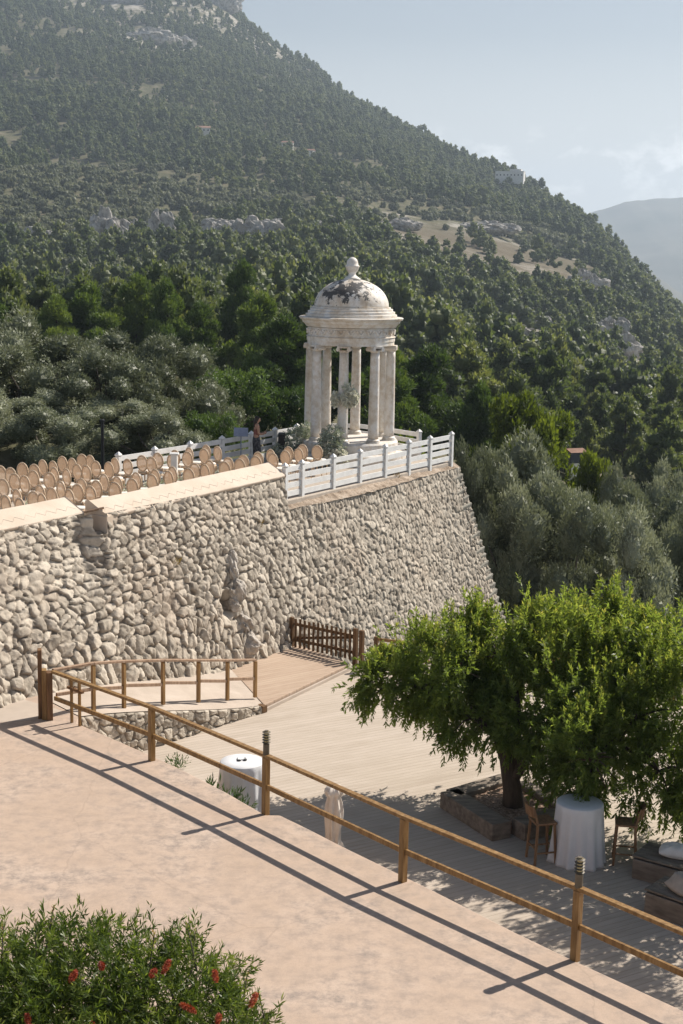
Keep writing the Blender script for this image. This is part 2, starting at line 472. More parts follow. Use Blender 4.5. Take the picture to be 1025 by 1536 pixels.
def stone_mat(name, light, mid, dark, gapc, patch=None, patch_amt=.5):
    mt, n, b, l = new_mat(name)
    at = n.nodes.new('ShaderNodeAttribute'); at.attribute_name = 'tint'
    ag = n.nodes.new('ShaderNodeAttribute'); ag.attribute_name = 'gap'
    z = noise(n, 7, 10, .7); zb = noise(n, .45, 5, .6)
    sm = n.nodes.new('ShaderNodeMath'); sm.operation = 'MULTIPLY_ADD'; sm.inputs[1].default_value = .45
    l(at.outputs['Fac'], sm.inputs[0])
    s2 = n.nodes.new('ShaderNodeMath'); s2.operation = 'MULTIPLY_ADD'; s2.inputs[1].default_value = .9; s2.inputs[2].default_value = -.18; l(z.outputs[0], s2.inputs[0])
    l(s2.outputs[0], sm.inputs[2])
    r = ramp(n, [(.22, dark), (.5, mid), (.82, light)]); l(sm.outputs[0], r.inputs[0])
    c = r.outputs[0]
    if patch:
        pr = ramp(n, [(.52, (0, 0, 0)), (.68, (patch_amt,) * 3)]); l(zb.outputs[0], pr.inputs[0])
        c = mixrgb(n, pr.outputs[0], c, patch)
    gm = n.nodes.new('ShaderNodeMath'); gm.operation = 'MULTIPLY'; gm.inputs[1].default_value = .75; l(ag.outputs['Fac'], gm.inputs[0])
    c = mixrgb(n, gm.outputs[0], c, gapc)
    l(c, b.inputs['Base Color']); b.inputs['Roughness'].default_value = .92; b.inputs['Specular IOR Level'].default_value = .2
    zf = noise(n, 22, 8, .7)
    bump(n, b, zf.outputs[0], .55, .03)
    return mt
M['rubble'] = stone_mat('limestone_rubble', (.63, .56, .465), (.48, .42, .345), (.30, .26, .21), (.12, .09, .068), (.52, .42, .33), .4)
M['rock'] = nmat('grey_limestone', [(.3, (.25, .215, .18)), (.5, (.43, .385, .335)), (.7, (.56, .51, .455))], 3, .95, .6, bscale=9, bdist=.06)
M['crag'] = nmat('pale_crag_rock', [(.32, (.15, .14, .125)), (.48, (.36, .34, .31)), (.68, (.56, .53, .49))], .35, .95, .9, bscale=.5, bdist=.8)
M['quoin'] = nmat('grey_quoin_stone', [(.3, (.20, .185, .155)), (.55, (.32, .30, .255)), (.75, (.44, .41, .36))], 3, .95, .6, bscale=14, bdist=.03)

def marble_mat(name, stain=False):
    mt, n, b, l = new_mat(name)
    z = noise(n, 1.6, 9, .65, 'Object', (1, 1, .35)); z2 = noise(n, 5, 8, .7)
    r = ramp(n, [(.3, (.52, .42, .32)), (.42, (.68, .62, .54)), (.60, (.76, .735, .70))]); l(z.outputs[0], r.inputs[0])
    g = ramp(n, [(.44, (1, 1, 1)), (.60, (.80, .72, .62)), (.75, (.62, .60, .60))]); l(z2.outputs[0], g.inputs[0])
    c = mixrgb(n, .8, r.outputs[0], g.outputs[0], 'MULTIPLY')
    if stain:
        t = n.nodes.new('ShaderNodeTexCoord')
        mpn = n.nodes.new('ShaderNodeMapping'); l(t.outputs['Object'], mpn.inputs[0])
        mpn.inputs['Location'].default_value = (.22, .85, -.58)     # lichen on the camera-left flank
        ln = n.nodes.new('ShaderNodeVectorMath'); ln.operation = 'LENGTH'
        sc = n.nodes.new('ShaderNodeVectorMath'); sc.operation = 'MULTIPLY'; sc.inputs[1].default_value = (.62, .6, 1.7)
        l(mpn.outputs[0], sc.inputs[0]); l(sc.outputs[0], ln.inputs[0])
        zz = noise(n, 3.6, 9, .72)
        sb = n.nodes.new('ShaderNodeMath'); sb.operation = 'MULTIPLY_ADD'; sb.inputs[1].default_value = 5.0; sb.inputs[2].default_value = -1.95; l(zz.outputs[0], sb.inputs[0])
        df = n.nodes.new('ShaderNodeMath'); df.operation = 'SUBTRACT'; l(sb.outputs[0], df.inputs[0]); l(ln.outputs['Value'], df.inputs[1])
        st = ramp(n, [(.0, (0, 0, 0)), (.10, (.92, .92, .92))]); l(df.outputs[0], st.inputs[0])
        c = mixrgb(n, st.outputs[0], c, (.035, .036, .038))
    l(c, b.inputs['Base Color']); b.inputs['Roughness'].default_value = .55; b.inputs['Specular IOR Level'].default_value = .35
    bump(n, b, z2.outputs[0], .15, .01)
    return mt
M['marble'] = marble_mat('weathered_marble')
M['dome_marble'] = marble_mat('stained_dome_marble', True)

M['olive_leaf'] = leaf_mat('olive_leaves', [(0, (.105, .122, .075)), (.5, (.215, .235, .155)), (1, (.42, .435, .33))], .22, .5, (1.15, 1.15, .8))
M['pine_leaf'] = leaf_mat('pine_needles', [(0, (0.044, 0.074, 0.026)), (.5, (0.092, 0.144, 0.042)), (1, (0.193, 0.246, 0.064))], .28, .55, (1.6, 1.6, .6))
M['far_leaf'] = leaf_mat('far_foliage', [(0, (0.054, 0.079, 0.033)), (.5, (0.108, 0.138, 0.058)), (1, (0.214, 0.227, 0.101))], .38, .55, (1.6, 1.6, .8))
M['far_olive'] = leaf_mat('far_olive_foliage', [(0, (0.076, 0.091, 0.054)), (.5, (0.144, 0.158, 0.098)), (1, (0.245, 0.251, 0.164))], .38, .55, (1.5, 1.5, 1.0))
M['lime_leaf'] = leaf_mat('bright_leaves', [(0, (.06, .085, .014)), (.5, (.13, .17, .028)), (1, (.22, .26, .05))], .45, .55, (1.3, 1.3, .5))
M['shrub_leaf'] = leaf_mat('shrub_leaves', [(0, (0.036, 0.066, 0.022)), (.5, (0.072, 0.120, 0.038)), (1, (0.120, 0.180, 0.060))], .38, .55, (1.4, 1.4, .6))
M['almond_leaf'] = leaf_mat('almond_leaves', [(0, (.068, .108, .028)), (.45, (.138, .190, .052)), (.75, (.195, .235, .066)), (1, (.34, .27, .115))], .57, .45, (1.9, 1.85, .85))
M['brush_leaf'] = leaf_mat('bottlebrush_leaves', [(0, (.045, .075, .018)), (.45, (.120, .165, .040)), (.8, (.27, .31, .10)), (1, (.36, .20, .12))], .45, .4, (1.5, 1.5, .6))
M['oleander_leaf'] = leaf_mat('oleander_leaves', [(0, (.03, .07, .02)), (.5, (.06, .12, .035)), (1, (.12, .18, .06))], .3, .4)
M['silver_leaf'] = leaf_mat('silver_leaves', [(0, (.22, .26, .22)), (.5, (.37, .42, .37)), (1, (.52, .56, .50))], .25)
M['flower_white'] = leaf_mat('white_petals', [(0, (.74, .73, .60)), (.5, (.80, .79, .70)), (1, (.84, .83, .77))], .4, .6, (1, 1, .9))
M['flower_red'] = leaf_mat('red_bristles', [(0, (.24, .05, .03)), (.5, (.42, .065, .035)), (1, (.52, .15, .08))], .3)
M['dry_grass'] = leaf_mat('dry_tuft', [(0, (.20, .13, .06)), (.5, (.30, .21, .09)), (1, (.36, .27, .11))], .3)

def terrain_mat():
    mt, n, b, l = new_mat('hillside_ground')
    g = n.nodes.new('ShaderNodeNewGeometry')
    z1 = noise(n, .016, 8, .65); z2 = noise(n, .12, 8, .7); z3 = noise(n, .05, 9, .72)
    r = ramp(n, [(.32, (.055, .062, .034)), (.46, (.11, .108, .062)), (.58, (.15, .135, .088)), (.72, (.22, .175, .12))]); l(z2.outputs[0], r.inputs[0])
    at = n.nodes.new('ShaderNodeAttribute'); at.attribute_name = 'bare'
    c = mixrgb(n, at.outputs['Fac'], r.outputs[0], (.14, .118, .082))
    ar = n.nodes.new('ShaderNodeAttribute'); ar.attribute_name = 'rocky'
    rk = ramp(n, [(.46, (0, 0, 0)), (.56, (1, 1, 1))]); l(z3.outputs[0], rk.inputs[0])
    mm = n.nodes.new('ShaderNodeMath'); mm.operation = 'MULTIPLY'; l(rk.outputs[0], mm.inputs[0]); l(ar.outputs['Fac'], mm.inputs[1])
    c = mixrgb(n, mm.outputs[0], c, (.40, .37, .33))
    l(c, b.inputs['Base Color']); b.inputs['Roughness'].default_value = 1; b.inputs['Specular IOR Level'].default_value = .1
    bump(n, b, z2.outputs[0], .8, 1.2)
    return mt
M['terrain'] = terrain_mat()
M['far_hill'] = nmat('far_hill_ground', [(.3, (.07, .075, .05)), (.6, (.14, .13, .10)), (.8, (.24, .22, .19))], .004, 1, spec=.1)
M['sea'] = nmat('sea_water', [(.3, (.02, .05, .08)), (.7, (.03, .07, .11))], .01, .25, .1, spec=.5, bscale=.2, bdist=.2)

# ------------------------------------------------------------ terrain (structure)
TERR = [
 (-0.4281,2600,[2.0, 1.7, 1.1, -0.1, -4.7, -8.3, -9.4, -9.1, -5.2, 13.1, 44.9, 90.8, 187.8, 467.2, 890.2]),
 (-0.3114,2500,[2.0, 1.5, 0.9, 0.0, -4.0, -7.2, -8.2, -8.0, -3.6, 12.7, 42.2, 88.2, 177.0, 374.6, 699.0]),
 (-0.2414,2450,[2.0, 1.4, 0.6, -0.5, -3.7, -6.4, -7.3, -7.3, -2.6, 12.4, 40.1, 84.9, 168.6, 330.6, 597.1]),
 (-0.1715,2400,[2.0, 1.1, -0.0, -1.4, -3.8, -5.9, -6.6, -6.5, -0.7, 12.2, 35.1, 78.2, 156.8, 292.8, 507.7]),
 (-0.1016,2300,[1.0, 0.4, -0.6, -2.4, -3.9, -5.2, -6.0, -6.3, 1.1, 11.9, 28.8, 67.9, 135.7, 249.3, 431.5]),
 (-0.055,2150,[0.0, -0.3, -1.2, -3.2, -4.2, -4.9, -5.0, -5.1, 0.6, 9.2, 26.9, 57.8, 107.2, 206.6, 313.7]),
 (-0.0084,1950,[-1.0, -1.6, -2.6, -4.6, -5.5, -6.1, -5.9, -5.7, -1.5, 4.1, 21.5, 45.3, 74.9, 153.7, 227.9]),
 (0.0381,1750,[-3.0, -3.6, -4.5, -6.4, -7.6, -8.5, -8.4, -7.9, -5.4, -1.1, 13.1, 33.0, 57.9, 102.6, 164.9]),
 (0.0847,1550,[-4.5, -5.3, -6.3, -8.2, -9.7, -10.9, -12.0, -13.0, -12.8, -8.4, 0.4, 17.7, 40.8, 67.0, 109.5]),
 (0.1312,1380,[-5.5, -6.6, -7.7, -9.8, -11.4, -12.4, -13.9, -16.1, -18.3, -14.9, -11.3, 2.0, 19.2, 43.2, 82.0]),
 (0.1777,1150,[-6.5, -7.7, -9.0, -11.2, -13.2, -14.0, -14.9, -17.4, -20.0, -20.3, -18.3, -13.4, -3.9, 13.7, 35.4]),
 (0.2358,930,[-7.5, -9.1, -10.7, -13.2, -15.8, -16.5, -17.1, -19.4, -22.7, -26.1, -27.6, -28.7, -28.9, -28.3, -24.4]),
 (0.3171,850,[-9.0, -11.2, -13.5, -16.4, -19.4, -20.0, -19.9, -22.0, -27.3, -32.7, -38.0, -43.4, -49.1, -55.9, -62.7]),
 (0.41,820,[-10.0, -12.7, -15.3, -19.0, -23.0, -23.2, -22.1, -23.1, -28.8, -34.4, -40.7, -47.7, -55.3, -70.4, -85.5]),
]
_ta = np.array([t[0] for t in TERR]); _trd = np.array([t[1] for t in TERR], float); _tz = np.array([t[2] for t in TERR])
NA, NQ = 440, 340
A_ = np.linspace(-.43, .41, NA)
Q_ = np.concatenate([np.linspace(-.62, 0, 24)[:-1], np.linspace(0, 1, NQ - 23 - 24), np.linspace(1, 1.14, 25)[1:]])
NQ = len(Q_)
def smooth(y, k):
    if k < 1: return y
    w = np.hanning(2 * k + 3)[1:-1]; w /= w.sum()
    yp = np.concatenate([np.full((k,) + y.shape[1:], 0) + 2 * y[:1] - y[1:k + 1][::-1], y, 2 * y[-1:] - y[-k - 1:-1][::-1]])
    return np.apply_along_axis(lambda c: np.convolve(c, w, 'valid'), 0, yp)
rdA = smooth(np.interp(A_, _ta, _trd), 12)
ZQ = np.array([[np.interp(q, np.linspace(0, 1, 15), row) for q in Q_] for row in _tz])           # cols x q
Zg = np.array([np.interp(A_, _ta, ZQ[:, k]) for k in range(NQ)]).T                                 # a x q
Zg = smooth(Zg, 10)
Dg = np.exp(np.log(55) + (np.log(rdA)[:, None] - np.log(55)) * Q_[None, :])
Ag = np.repeat(A_[:, None], NQ, 1)
Xg = Ag * Dg; Yg = Dg
over = np.clip(Q_ - 1, 0, None)[None, :] > 0
Zg = np.where(over, Zg - (Dg - rdA[:, None]) * .55 - .0006 * np.clip(Dg - rdA[:, None], 0, None) ** 2, Zg)
amp = np.clip((Dg - 120) / 900, 0, 1.6)
Zg = Zg + amp * (9.0 * vnoise(Xg, Yg, 1 / 190., 4, 3) + 3.0 * vnoise(Xg, Yg, 1 / 40., 3, 6)) + .35 * vnoise(Xg, Yg, 1 / 14., 3, 2) * np.clip((Dg - 60) / 60, 0, 1)
Zg = np.where(Zg > 500, 500 + (Zg - 500) * .12, Zg)
nearf = sstep(46, 57, Dg)
Zg = np.where(Dg < 57, -4.6 + (Zg + 4.6) * nearf, Zg)
LD0 = math.log(55)
def ground(x, y):
    """terrain height"""
    x = np.asarray(x, float); y = np.asarray(y, float)
    a = x / y
    ia = np.clip((a - A_[0]) / (A_[1] - A_[0]), 0, NA - 1.001)
    i = ia.astype(int); fa = ia - i
    rd = rdA[i] * (1 - fa) + rdA[i + 1] * fa
    q = (np.log(y) - LD0) / (np.log(rd) - LD0)
    jq = np.interp(q, Q_, np.arange(NQ)); j = np.clip(jq.astype(int), 0, NQ - 2); fq = jq - j
    return (Zg[i, j] * (1 - fa) + Zg[i + 1, j] * fa) * (1 - fq) + (Zg[i, j + 1] * (1 - fa) + Zg[i + 1, j + 1] * fa) * fq, q
def g1(x, y): return float(ground(np.array([x]), np.array([y]))[0][0])

def blob(x, y, cx, cy, rx, ry, ang=0.0):
    c, s = math.cos(ang), math.sin(ang)
    dx, dy = x - cx, y - cy
    return np.exp(-((dx * c + dy * s) / rx) ** 2 - ((-dx * s + dy * c) / ry) ** 2)
def bare_at(x, y):
    b = 1.7 * blob(x, y, 80, 740, 52, 95, -.25) + 1.0 * blob(x, y, 40, 790, 34, 60) + 1.1 * blob(x, y, -52, 230, 10, 45) + 1.0 * blob(x, y, -66, 300, 16, 40) + .8 * blob(x, y, -45, 380, 25, 25) + .6 * blob(x, y, 100, 860, 60, 30)
    return np.clip(b + .25 * vnoise(x, y, 1 / 16., 3, 9), 0, 1) * (b > .25)
def rocky_at(x, y):
    r = 1.3 * blob(x, y, -75, 680, 110, 40) + 1.0 * blob(x, y, -30, 740, 60, 40) + 1.1 * blob(x, y, 55, 440, 25, 60) + 1.2 * blob(x, y, 105, 500, 30, 110) + 1.0 * blob(x, y, 118, 690, 40, 60) \
        + 1.2 * blob(x, y, -238, 1750, 60, 90) + 1.2 * blob(x, y, -200, 2050, 150, 140) + .8 * blob(x, y, -310, 1950, 60, 120) + .8 * blob(x, y, 80, 900, 90, 30) + 1.0 * blob(x, y, -90, 1900, 40, 200)
    return np.clip(r, 0, 1)
idx = np.arange(NA * NQ).reshape(NA, NQ)
Fq = np.stack([idx[:-1, :-1], idx[1:, :-1], idx[1:, 1:], idx[:-1, 1:]], -1).reshape(-1, 4)
hill = np_mesh('hillside', np.stack([Xg, Yg, Zg], -1).reshape(-1, 3), Fq, M['terrain'], smooth=True,
               attrs={'bare': bare_at(Xg, Yg).ravel(), 'rocky': rocky_at(Xg, Yg).ravel()})
tag(hill, 'wooded mountainside rising to the upper left', kind='structure')

def far_range(name, pts, depth, seed, base=-170, k=1.05):
    pts = [(p[0] * k, p[1] * k, 9.4 + (p[2] - 9.4) * k) for p in pts]
    depth *= k
    xs = np.linspace(pts[0][0], pts[-1][0], 240)
    zr = np.interp(xs, [p[0] for p in pts], [p[2] for p in pts]); yr = np.interp(xs, [p[0] for p in pts], [p[1] for p in pts])
    zr = zr + 26 * vnoise(xs, xs * 0 + seed, 1 / 260., 5, seed)
    t = np.concatenate([np.linspace(-1, 0, 50), np.linspace(0, 1, 14)[1:]])
    X = np.repeat(xs[:, None], len(t), 1); Y = yr[:, None] + t[None, :] * depth
    Z = base + (zr[:, None] - base) * (1 - np.abs(t[None, :])) ** .9
    Z = Z + 90 * vnoise(X, Y, 1 / 500., 5, seed + 1) * (1 - np.abs(t))[None, :] * np.abs(t)[None, :] * 2
    n0, n1 = X.shape
    ii = np.arange(n0 * n1).reshape(n0, n1)
    Fa = np.stack([ii[:-1, :-1], ii[1:, :-1], ii[1:, 1:], ii[:-1, 1:]], -1).reshape(-1, 4)
    return tag(np_mesh(name, np.stack([X, Y, Z], -1).reshape(-1, 3), Fa, M['far_hill'], smooth=True), 'hazy mountain ridge beyond the wooded slope', kind='structure')
far_range('far_mountain', [(300, 6500, -100), (700, 6500, 120), (960, 6500, 195), (1067, 6500, 243), (1243, 6500, 299), (1495, 6500, 318), (2012, 6500, 364), (3200, 6700, 300)], 1700, 5)
far_range('far_hills', [(450, 4200, -60), (640, 4200, 80), (732, 4200, 76), (803, 4200, 20), (883, 4200, -7), (985, 4200, -91), (1100, 4200, -150), (1400, 4200, -168)], 500, 9)
sea = MB().add([(-8900, -800, -172), (8900, -800, -172), (8900, 9600, -172), (-8900, 9600, -172)], [(0, 1, 2, 3)]).build('sea', M['sea'])
tag(sea, 'sea far below the mountain', kind='structure')

# ------------------------------------------------------------ the built ground
A0 = np.array([-1.15, 39.8]); E1 = np.array([.53, .848]); E1 /= np.linalg.norm(E1); N1 = np.array([-E1[1], E1[0]])
WALL_RZ = math.atan2(E1[1], E1[0])
def st(s, t, z=0.0):
    p = A0 + E1 * s + N1 * t
    return (float(p[0]), float(p[1]), z)

near_poly = [(9.6, 11.2), (4.53, 16.93), (3.36, 18.17), (2.6, 19.02), (1.5, 20.35), (.11, 21.94), (-.45, 22.62), (-.95, 23.19), (-1.2, 23.18), (-2.0, 24.25), (-2.99, 25.43), (-4.1, 26.6), (-5.30, 27.83), (-5.33, 28.25),
             (-6.72, 29.92), (-8.6, 31.6), (-20, 31), (-30, 24), (-30, -6), (12, -6)]
def slab(name, poly, z0, z1, mat, label):
    o = MB().prism(poly, z0, z1).build(name, mat, bevel=.03)
    return tag(o, label, kind='structure')
slab('terrace', near_poly[::1], -1.4, 0, M['terrace'], 'sunlit pink plaster terrace in the foreground')
# paler strip of concrete path at the foot of the big wall
pp = MB().prism([(-5.55, 28.45), (-6.7, 29.3), (-9.0, 31.2), (-16, 30.6), (-16, 22), (-9.2, 26.2), (-7.2, 27.65), (-6.1, 28.05)], -.05, .004).build('path', M['path'])
tag(pp, 'pale concrete path at the foot of the stone wall', kind='structure')
# ramp from the path down to the landing
MBr = MB()
n_ = 14
vs, fs = [], []
for i in range(n_ + 1):
    f = i / n_
    a = Vector((-5.33, 28.25, 0)).lerp(Vector((-1.76, 32.39, 0)), f)
    b = Vector((-6.7, 29.9, 0)).lerp(Vector((-3.2, 36.6, 0)), f)
    z = -1.0 * (f * f * (3 - 2 * f) * .35 + f * .65)
    vs += [(a.x, a.y, z + .006), (b.x, b.y, z + .006)]
    if i: k = 2 * i; fs.append((k - 2, k, k + 1, k - 1))
ramp_o = MBr.add(vs, fs).build('ramp', M['path'])
tag(ramp_o, 'pale concrete ramp sloping down along the stone wall', kind='structure')
land = MB().prism([(-1.74, 32.42), (.27, 36.02), (.1, 36.45), (-1.20, 37.9), (-3.3, 37.6), (-3.3, 36.5), (-2.5, 34.6)], -1.19, -1.0).build('landing', M['landing'], bevel=.015)
tag(land, 'tan plank landing at the foot of the ramp', kind='structure')
MBs = MB()
MBs.bar((-1.70, 32.40, -1.11), (.30, 35.98, -1.11), .05, .085)
tag(MBs.build('landing_kerb', M['path'], bevel=.01), 'pale kerb strip along the plank landing', kind='structure')
deck = MB().prism([(-7.2, 26.5), (-6.2, 28.3), (-4.4, 30.0), (-2.2, 32.7), (.1, 36.1), (.75, 36.5), (6.0, 34.6), (13.5, 31.5), (15, 24), (14, 9), (6, 9), (2, 17)], -1.36, -1.15).build('deck', M['deck'])
tag(deck, 'weathered plank deck on the lower level', kind='structure')

# upper terrace floor, inside the walls
upper_poly = [st(-21, .3), st(-1.0, .3), st(-.9, -.06), st(4, -.02), st(9.1, .05)] + [(3.55, 47.95, 0), (2.75, 48.3, 0), (1.75, 49.6, 0), (.3, 50.75, 0), (-1.05, 50.55, 0), (-1.95, 49.35, 0), (-6.95, 41.0, 0)] + [st(-2.2, 13), st(-21, 13)]
slab('upper_terrace', [(p[0], p[1]) for p in upper_poly], 1.2, 2.8, M['gravel'], 'pale gravel terrace around the temple')

# ------------------------------------------------------------ the big battered rubble wall
BAT = .22
def wall_top(s):
    z = np.where(s < -8.62, 3.47, np.where(s < -8.32, 3.02, np.where(s < -.93, 3.47, 2.60)))
    t = np.where(s < -.93, 0.0, -.19 - .12 * sstep(-.93, 1.5, s) + .29 * sstep(3.0, 9.0, s))
    return z, t
ds = .031
SS = np.arange(-14.0 - 226 * ds, 9.62, ds); ZZ = np.arange(3.5, -5.2, -.031)
Sg, Hg = np.meshgrid(SS, ZZ, indexing='ij')
zt, tt = wall_top(Sg)
Zc = np.minimum(Hg, zt)
# stone size falls to the right; large stones low down at the left
sz = .32 - .11 * sstep(-9.5, -2.0, SS) - .03 * sstep(-1.0, 4.0, SS)
Ucol = np.cumsum(ds / sz)
vz = .41 - .22 * sstep(-1.0, 2.4, ZZ)
Vl = np.cumsum(.031 / vz); Vr = np.cumsum(np.full(len(ZZ), .031 / .20))
wmix = sstep(-4, 1.5, SS)[:, None]
Vg = Vl[None, :] * (1 - wmix) + Vr[None, :] * wmix
Ug = np.repeat(Ucol[:, None], len(ZZ), 1)
h, tint, gap = stones(Ug, Vg)
amp = (.125 - .06 * sstep(-6, 2, Sg)) * np.clip(.75 + .25 * sstep(3.2, .5, Hg), .6, 1)
# the course of upright stones under the fence ledge
up = (Sg > -.93) & (Hg < 2.62) & (Hg > 2.30)
h2, tint2, gap2 = stones(Ug * 1.5, (2.62 - Hg) / .30 * .9 + .05)
h = np.where(up, h2 * 1.2, h); tint = np.where(up, tint2, tint); gap = np.where(up, gap2, gap)
# cavity beside the bedrock outcrop
cav = np.exp(-((Sg + 4.35) / .16) ** 2 - ((Hg - .62) / .26) ** 2)
disp = amp * h + .05 * vnoise(Sg, Hg, .5, 3, 4) - .55 * cav
tin = tt - BAT * (3.47 - Zc) * 1.0 + BAT * (3.47 - 2.6) * (Sg > -.93) + .42 * sstep(1.2, 3.2, Zc) * (1 - sstep(-9.1, -8.35, Sg))
PX = A0[0] + E1[0] * Sg + N1[0] * (tin - disp); PY = A0[1] + E1[1] * Sg + N1[1] * (tin - disp)
PZ = Zc + .15 * disp * (Hg < zt)
ni, nj = Sg.shape
ii = np.arange(ni * nj).reshape(ni, nj)
Fw = np.stack([ii[:-1, :-1], ii[:-1, 1:], ii[1:, 1:], ii[1:, :-1]], -1)
keep = (Hg[:-1, 1:] < np.minimum(zt[:-1, 1:], zt[1:, 1:]) + .03)
Fw = Fw[keep]
big_wall = thing('retaining_wall', 'tall sloping rubble stone wall holding up the temple terrace', 'stone wall', st(-2, -1, -1.2))
wl = big_wall.location
P3 = np.stack([PX - wl.x, PY - wl.y, PZ - wl.z], -1).reshape(-1, 3)
np_mesh('rubble_face', P3, Fw, M['rubble'], big_wall, smooth=True, attrs={'tint': tint.ravel(), 'gap': gap.ravel()})
# soil ledge between the wall head and the fence
S2 = np.arange(-.9, 9.6, .06); K2 = np.linspace(0, 1, 12)
z2, t2 = wall_top(S2)
tg = (t2[:, None] - .08) * (1 - K2) + .25 * K2
Zl = 2.585 * (1 - K2) + 2.815 * K2
Sl = np.repeat(S2[:, None], 12, 1)
Zl = np.repeat(Zl[None, :], len(S2), 0) + .14 * vnoise(Sl, tg, 3.2, 4, 2) * (1 - K2) * (.3 + K2)
lx = A0[0] + E1[0] * Sl + N1[0] * tg; ly = A0[1] + E1[1] * Sl + N1[1] * tg
ii = np.arange(Sl.size).reshape(Sl.shape)
np_mesh('soil_ledge', np.stack([lx - wl.x, ly - wl.y, Zl - wl.z], -1).reshape(-1, 3), np.stack([ii[:-1, :-1], ii[1:, :-1], ii[1:, 1:], ii[:-1, 1:]], -1).reshape(-1, 4), M['soil'], big_wall, smooth=True)
# end face behind the quoins and the wall core
def wpt(s, t, z, fz=1.0): 
    p = A0 + E1 * s + N1 * t
    return (p[0], p[1], z)
core = MB()
cvs = []
for z in (2.58, -6.0):
    dd = 2.6 - z
    cvs += [wpt(9.45 + .285 * dd, .05 - BAT * dd, z), wpt(9.45 + .285 * dd, 5.4, z), wpt(8, 5.4, z), wpt(8, .4, z)]
core.add(cvs, [(0, 4, 5, 1), (0, 1, 2, 3), (1, 5, 6, 2)])
core.build('end_face', M['quoin'], big_wall, world=True)
# wedge of rubble out to the battered corner, continuing the face
S3 = np.linspace(0, 1, 60); 
H3 = np.arange(2.6, -5.2, -.031)
Kg, Hh = np.meshgrid(S3, H3, indexing='ij')
d3 = 2.6 - Hh
s_edge = 9.5 + .285 * d3
Sg3 = 9.58 + (s_edge - 9.58) * Kg
hh, tn, gp = stones(Ucol[-1] + (Sg3 - 9.6) / .18, np.interp(Hh, ZZ[::-1], Vr[::-1]))
dsp = .065 * hh + .05 * vnoise(Sg3, Hh, .5, 3, 4)
t3 = (-.03) - BAT * d3
px3 = A0[0] + E1[0] * Sg3 + N1[0] * (t3 - dsp); py3 = A0[1] + E1[1] * Sg3 + N1[1] * (t3 - dsp)
ii = np.arange(Kg.size).reshape(Kg.shape)
np_mesh('rubble_corner', np.stack([px3 - wl.x, py3 - wl.y, Hh + .15 * dsp - wl.z], -1).reshape(-1, 3), np.stack([ii[:-1, :-1], ii[:-1, 1:], ii[1:, 1:], ii[1:, :-1]], -1).reshape(-1, 4), M['rubble'], big_wall, smooth=True, attrs={'tint': tn.ravel(), 'gap': gp.ravel()})
qm = MB()
z = 2.62
k = 0
while z > -4.6:
    hgt = random.uniform(.20, .32)
    zc = z - hgt / 2; dd = 2.6 - zc
    ln = .62 if k % 2 else .40
    c = wpt(9.56 + .285 * dd - ln / 2, .17 - BAT * dd, zc)
    Mx = Matrix.Rotation(WALL_RZ + random.uniform(-.05, .05), 3, 'Z') @ Matrix.Rotation(BAT, 3, 'X') @ Matrix.Rotation(-.19 + random.uniform(-.04, .04), 3, 'Y')
    qm.box(c, (ln, .52 + random.uniform(-.04, .04), hgt - .02), M=Mx)
    z -= hgt; k += 1
qm.build('quoin_stones', M['quoin'], big_wall, world=True, bevel=.035)

# parapet copings, sloped cream caps with end faces
def coping(s0, s1, t0, z0, z1):
    mb = MB()
    prof = [(-.06, -.04), (-.06, .0), (.52, .30), (.60, .28), (.60, -.66)]
    vs = []
    n = 24
    for i in range(n + 1):
        s = s0 + (s1 - s0) * i / n; zz = z0 + (z1 - z0) * i / n
        for j, (dt, dz) in enumerate(prof):
            vs.append(st(s, t0 + dt, zz + dz + .004 * math.sin(i * 2.1 + j)))
    fs = []
    for i in range(n):
        for j in range(5):
            k = (j + 1) % 5
            fs.append((i * 5 + j, (i + 1) * 5 + j, (i + 1) * 5 + k, i * 5 + k))
    fs += [(4, 3, 2, 1, 0), tuple(n * 5 + j for j in range(5))]
    mb.add(vs, fs)
    o = mb.build('coping', M['coping'], big_wall, world=True, bevel=.02)
    # engraved zigzag line along the slope
    zb = MB()
    ns = int((s1 - s0) / .17)
    pts = []
    for i in range(ns + 1):
        f = (i + .5) / (ns + 1)
        s = s0 + (s1 - s0) * f
        k = .36 + (.11 if i % 2 else -.11)
        pts.append(st(s, t0 - .06 + .58 * k, z0 + (z1 - z0) * f + .30 * k + .002))
    zb.tube(pts, .0035, 4)
    zb.build('zigzag_groove', M['gravel'], o, world=False)
    zb_o = o.children[0]; zb_o.location = -Vector(big_wall.location)
    return o
coping(-8.30, -.92, -.02, 3.42, 3.53)
coping(-21, -8.62, .42, 3.42, 3.50)
MB().prism([st(-8.33, -.10)[:2], st(-7.9, -.06)[:2], st(-7.9, .56)[:2], st(-8.33, .56)[:2]], 2.7, 3.415).build('end_plaster', M['coping'], big_wall, world=True, bevel=.02)
mo = MB()
vs = []
for (s, t, z) in [(-8.7, -.15, 2.75), (-8.3, -.25, 2.8), (-8.25, .5, 2.95), (-8.7, .6, 2.95)]: vs.append(st(s, t, z))
gap_fill = MB().prism([st(-8.95, .22)[:2], st(-8.28, -.04)[:2], st(-8.30, 1.0)[:2], st(-8.95, 1.1)[:2]], 1.5, 3.06).build('gap_sill', M['soil'], big_wall, world=True, bevel=.08)
# handrail bridging the gap
gr = thing('handrail', 'thin pale handrail closing the gap between the two cream copings', 'handrail', st(-8.6, .4, 2.93))
MB().tube([st(-8.95, .85, 3.36), st(-8.2, .10, 3.58)], .03, 8).build('bar', M['ramp_rail'], gr, world=True)
MB().tube([st(-8.78, .68, 2.8), st(-8.78, .68, 3.4)], .03, 8).build('post', M['ramp_rail'], gr, world=True)

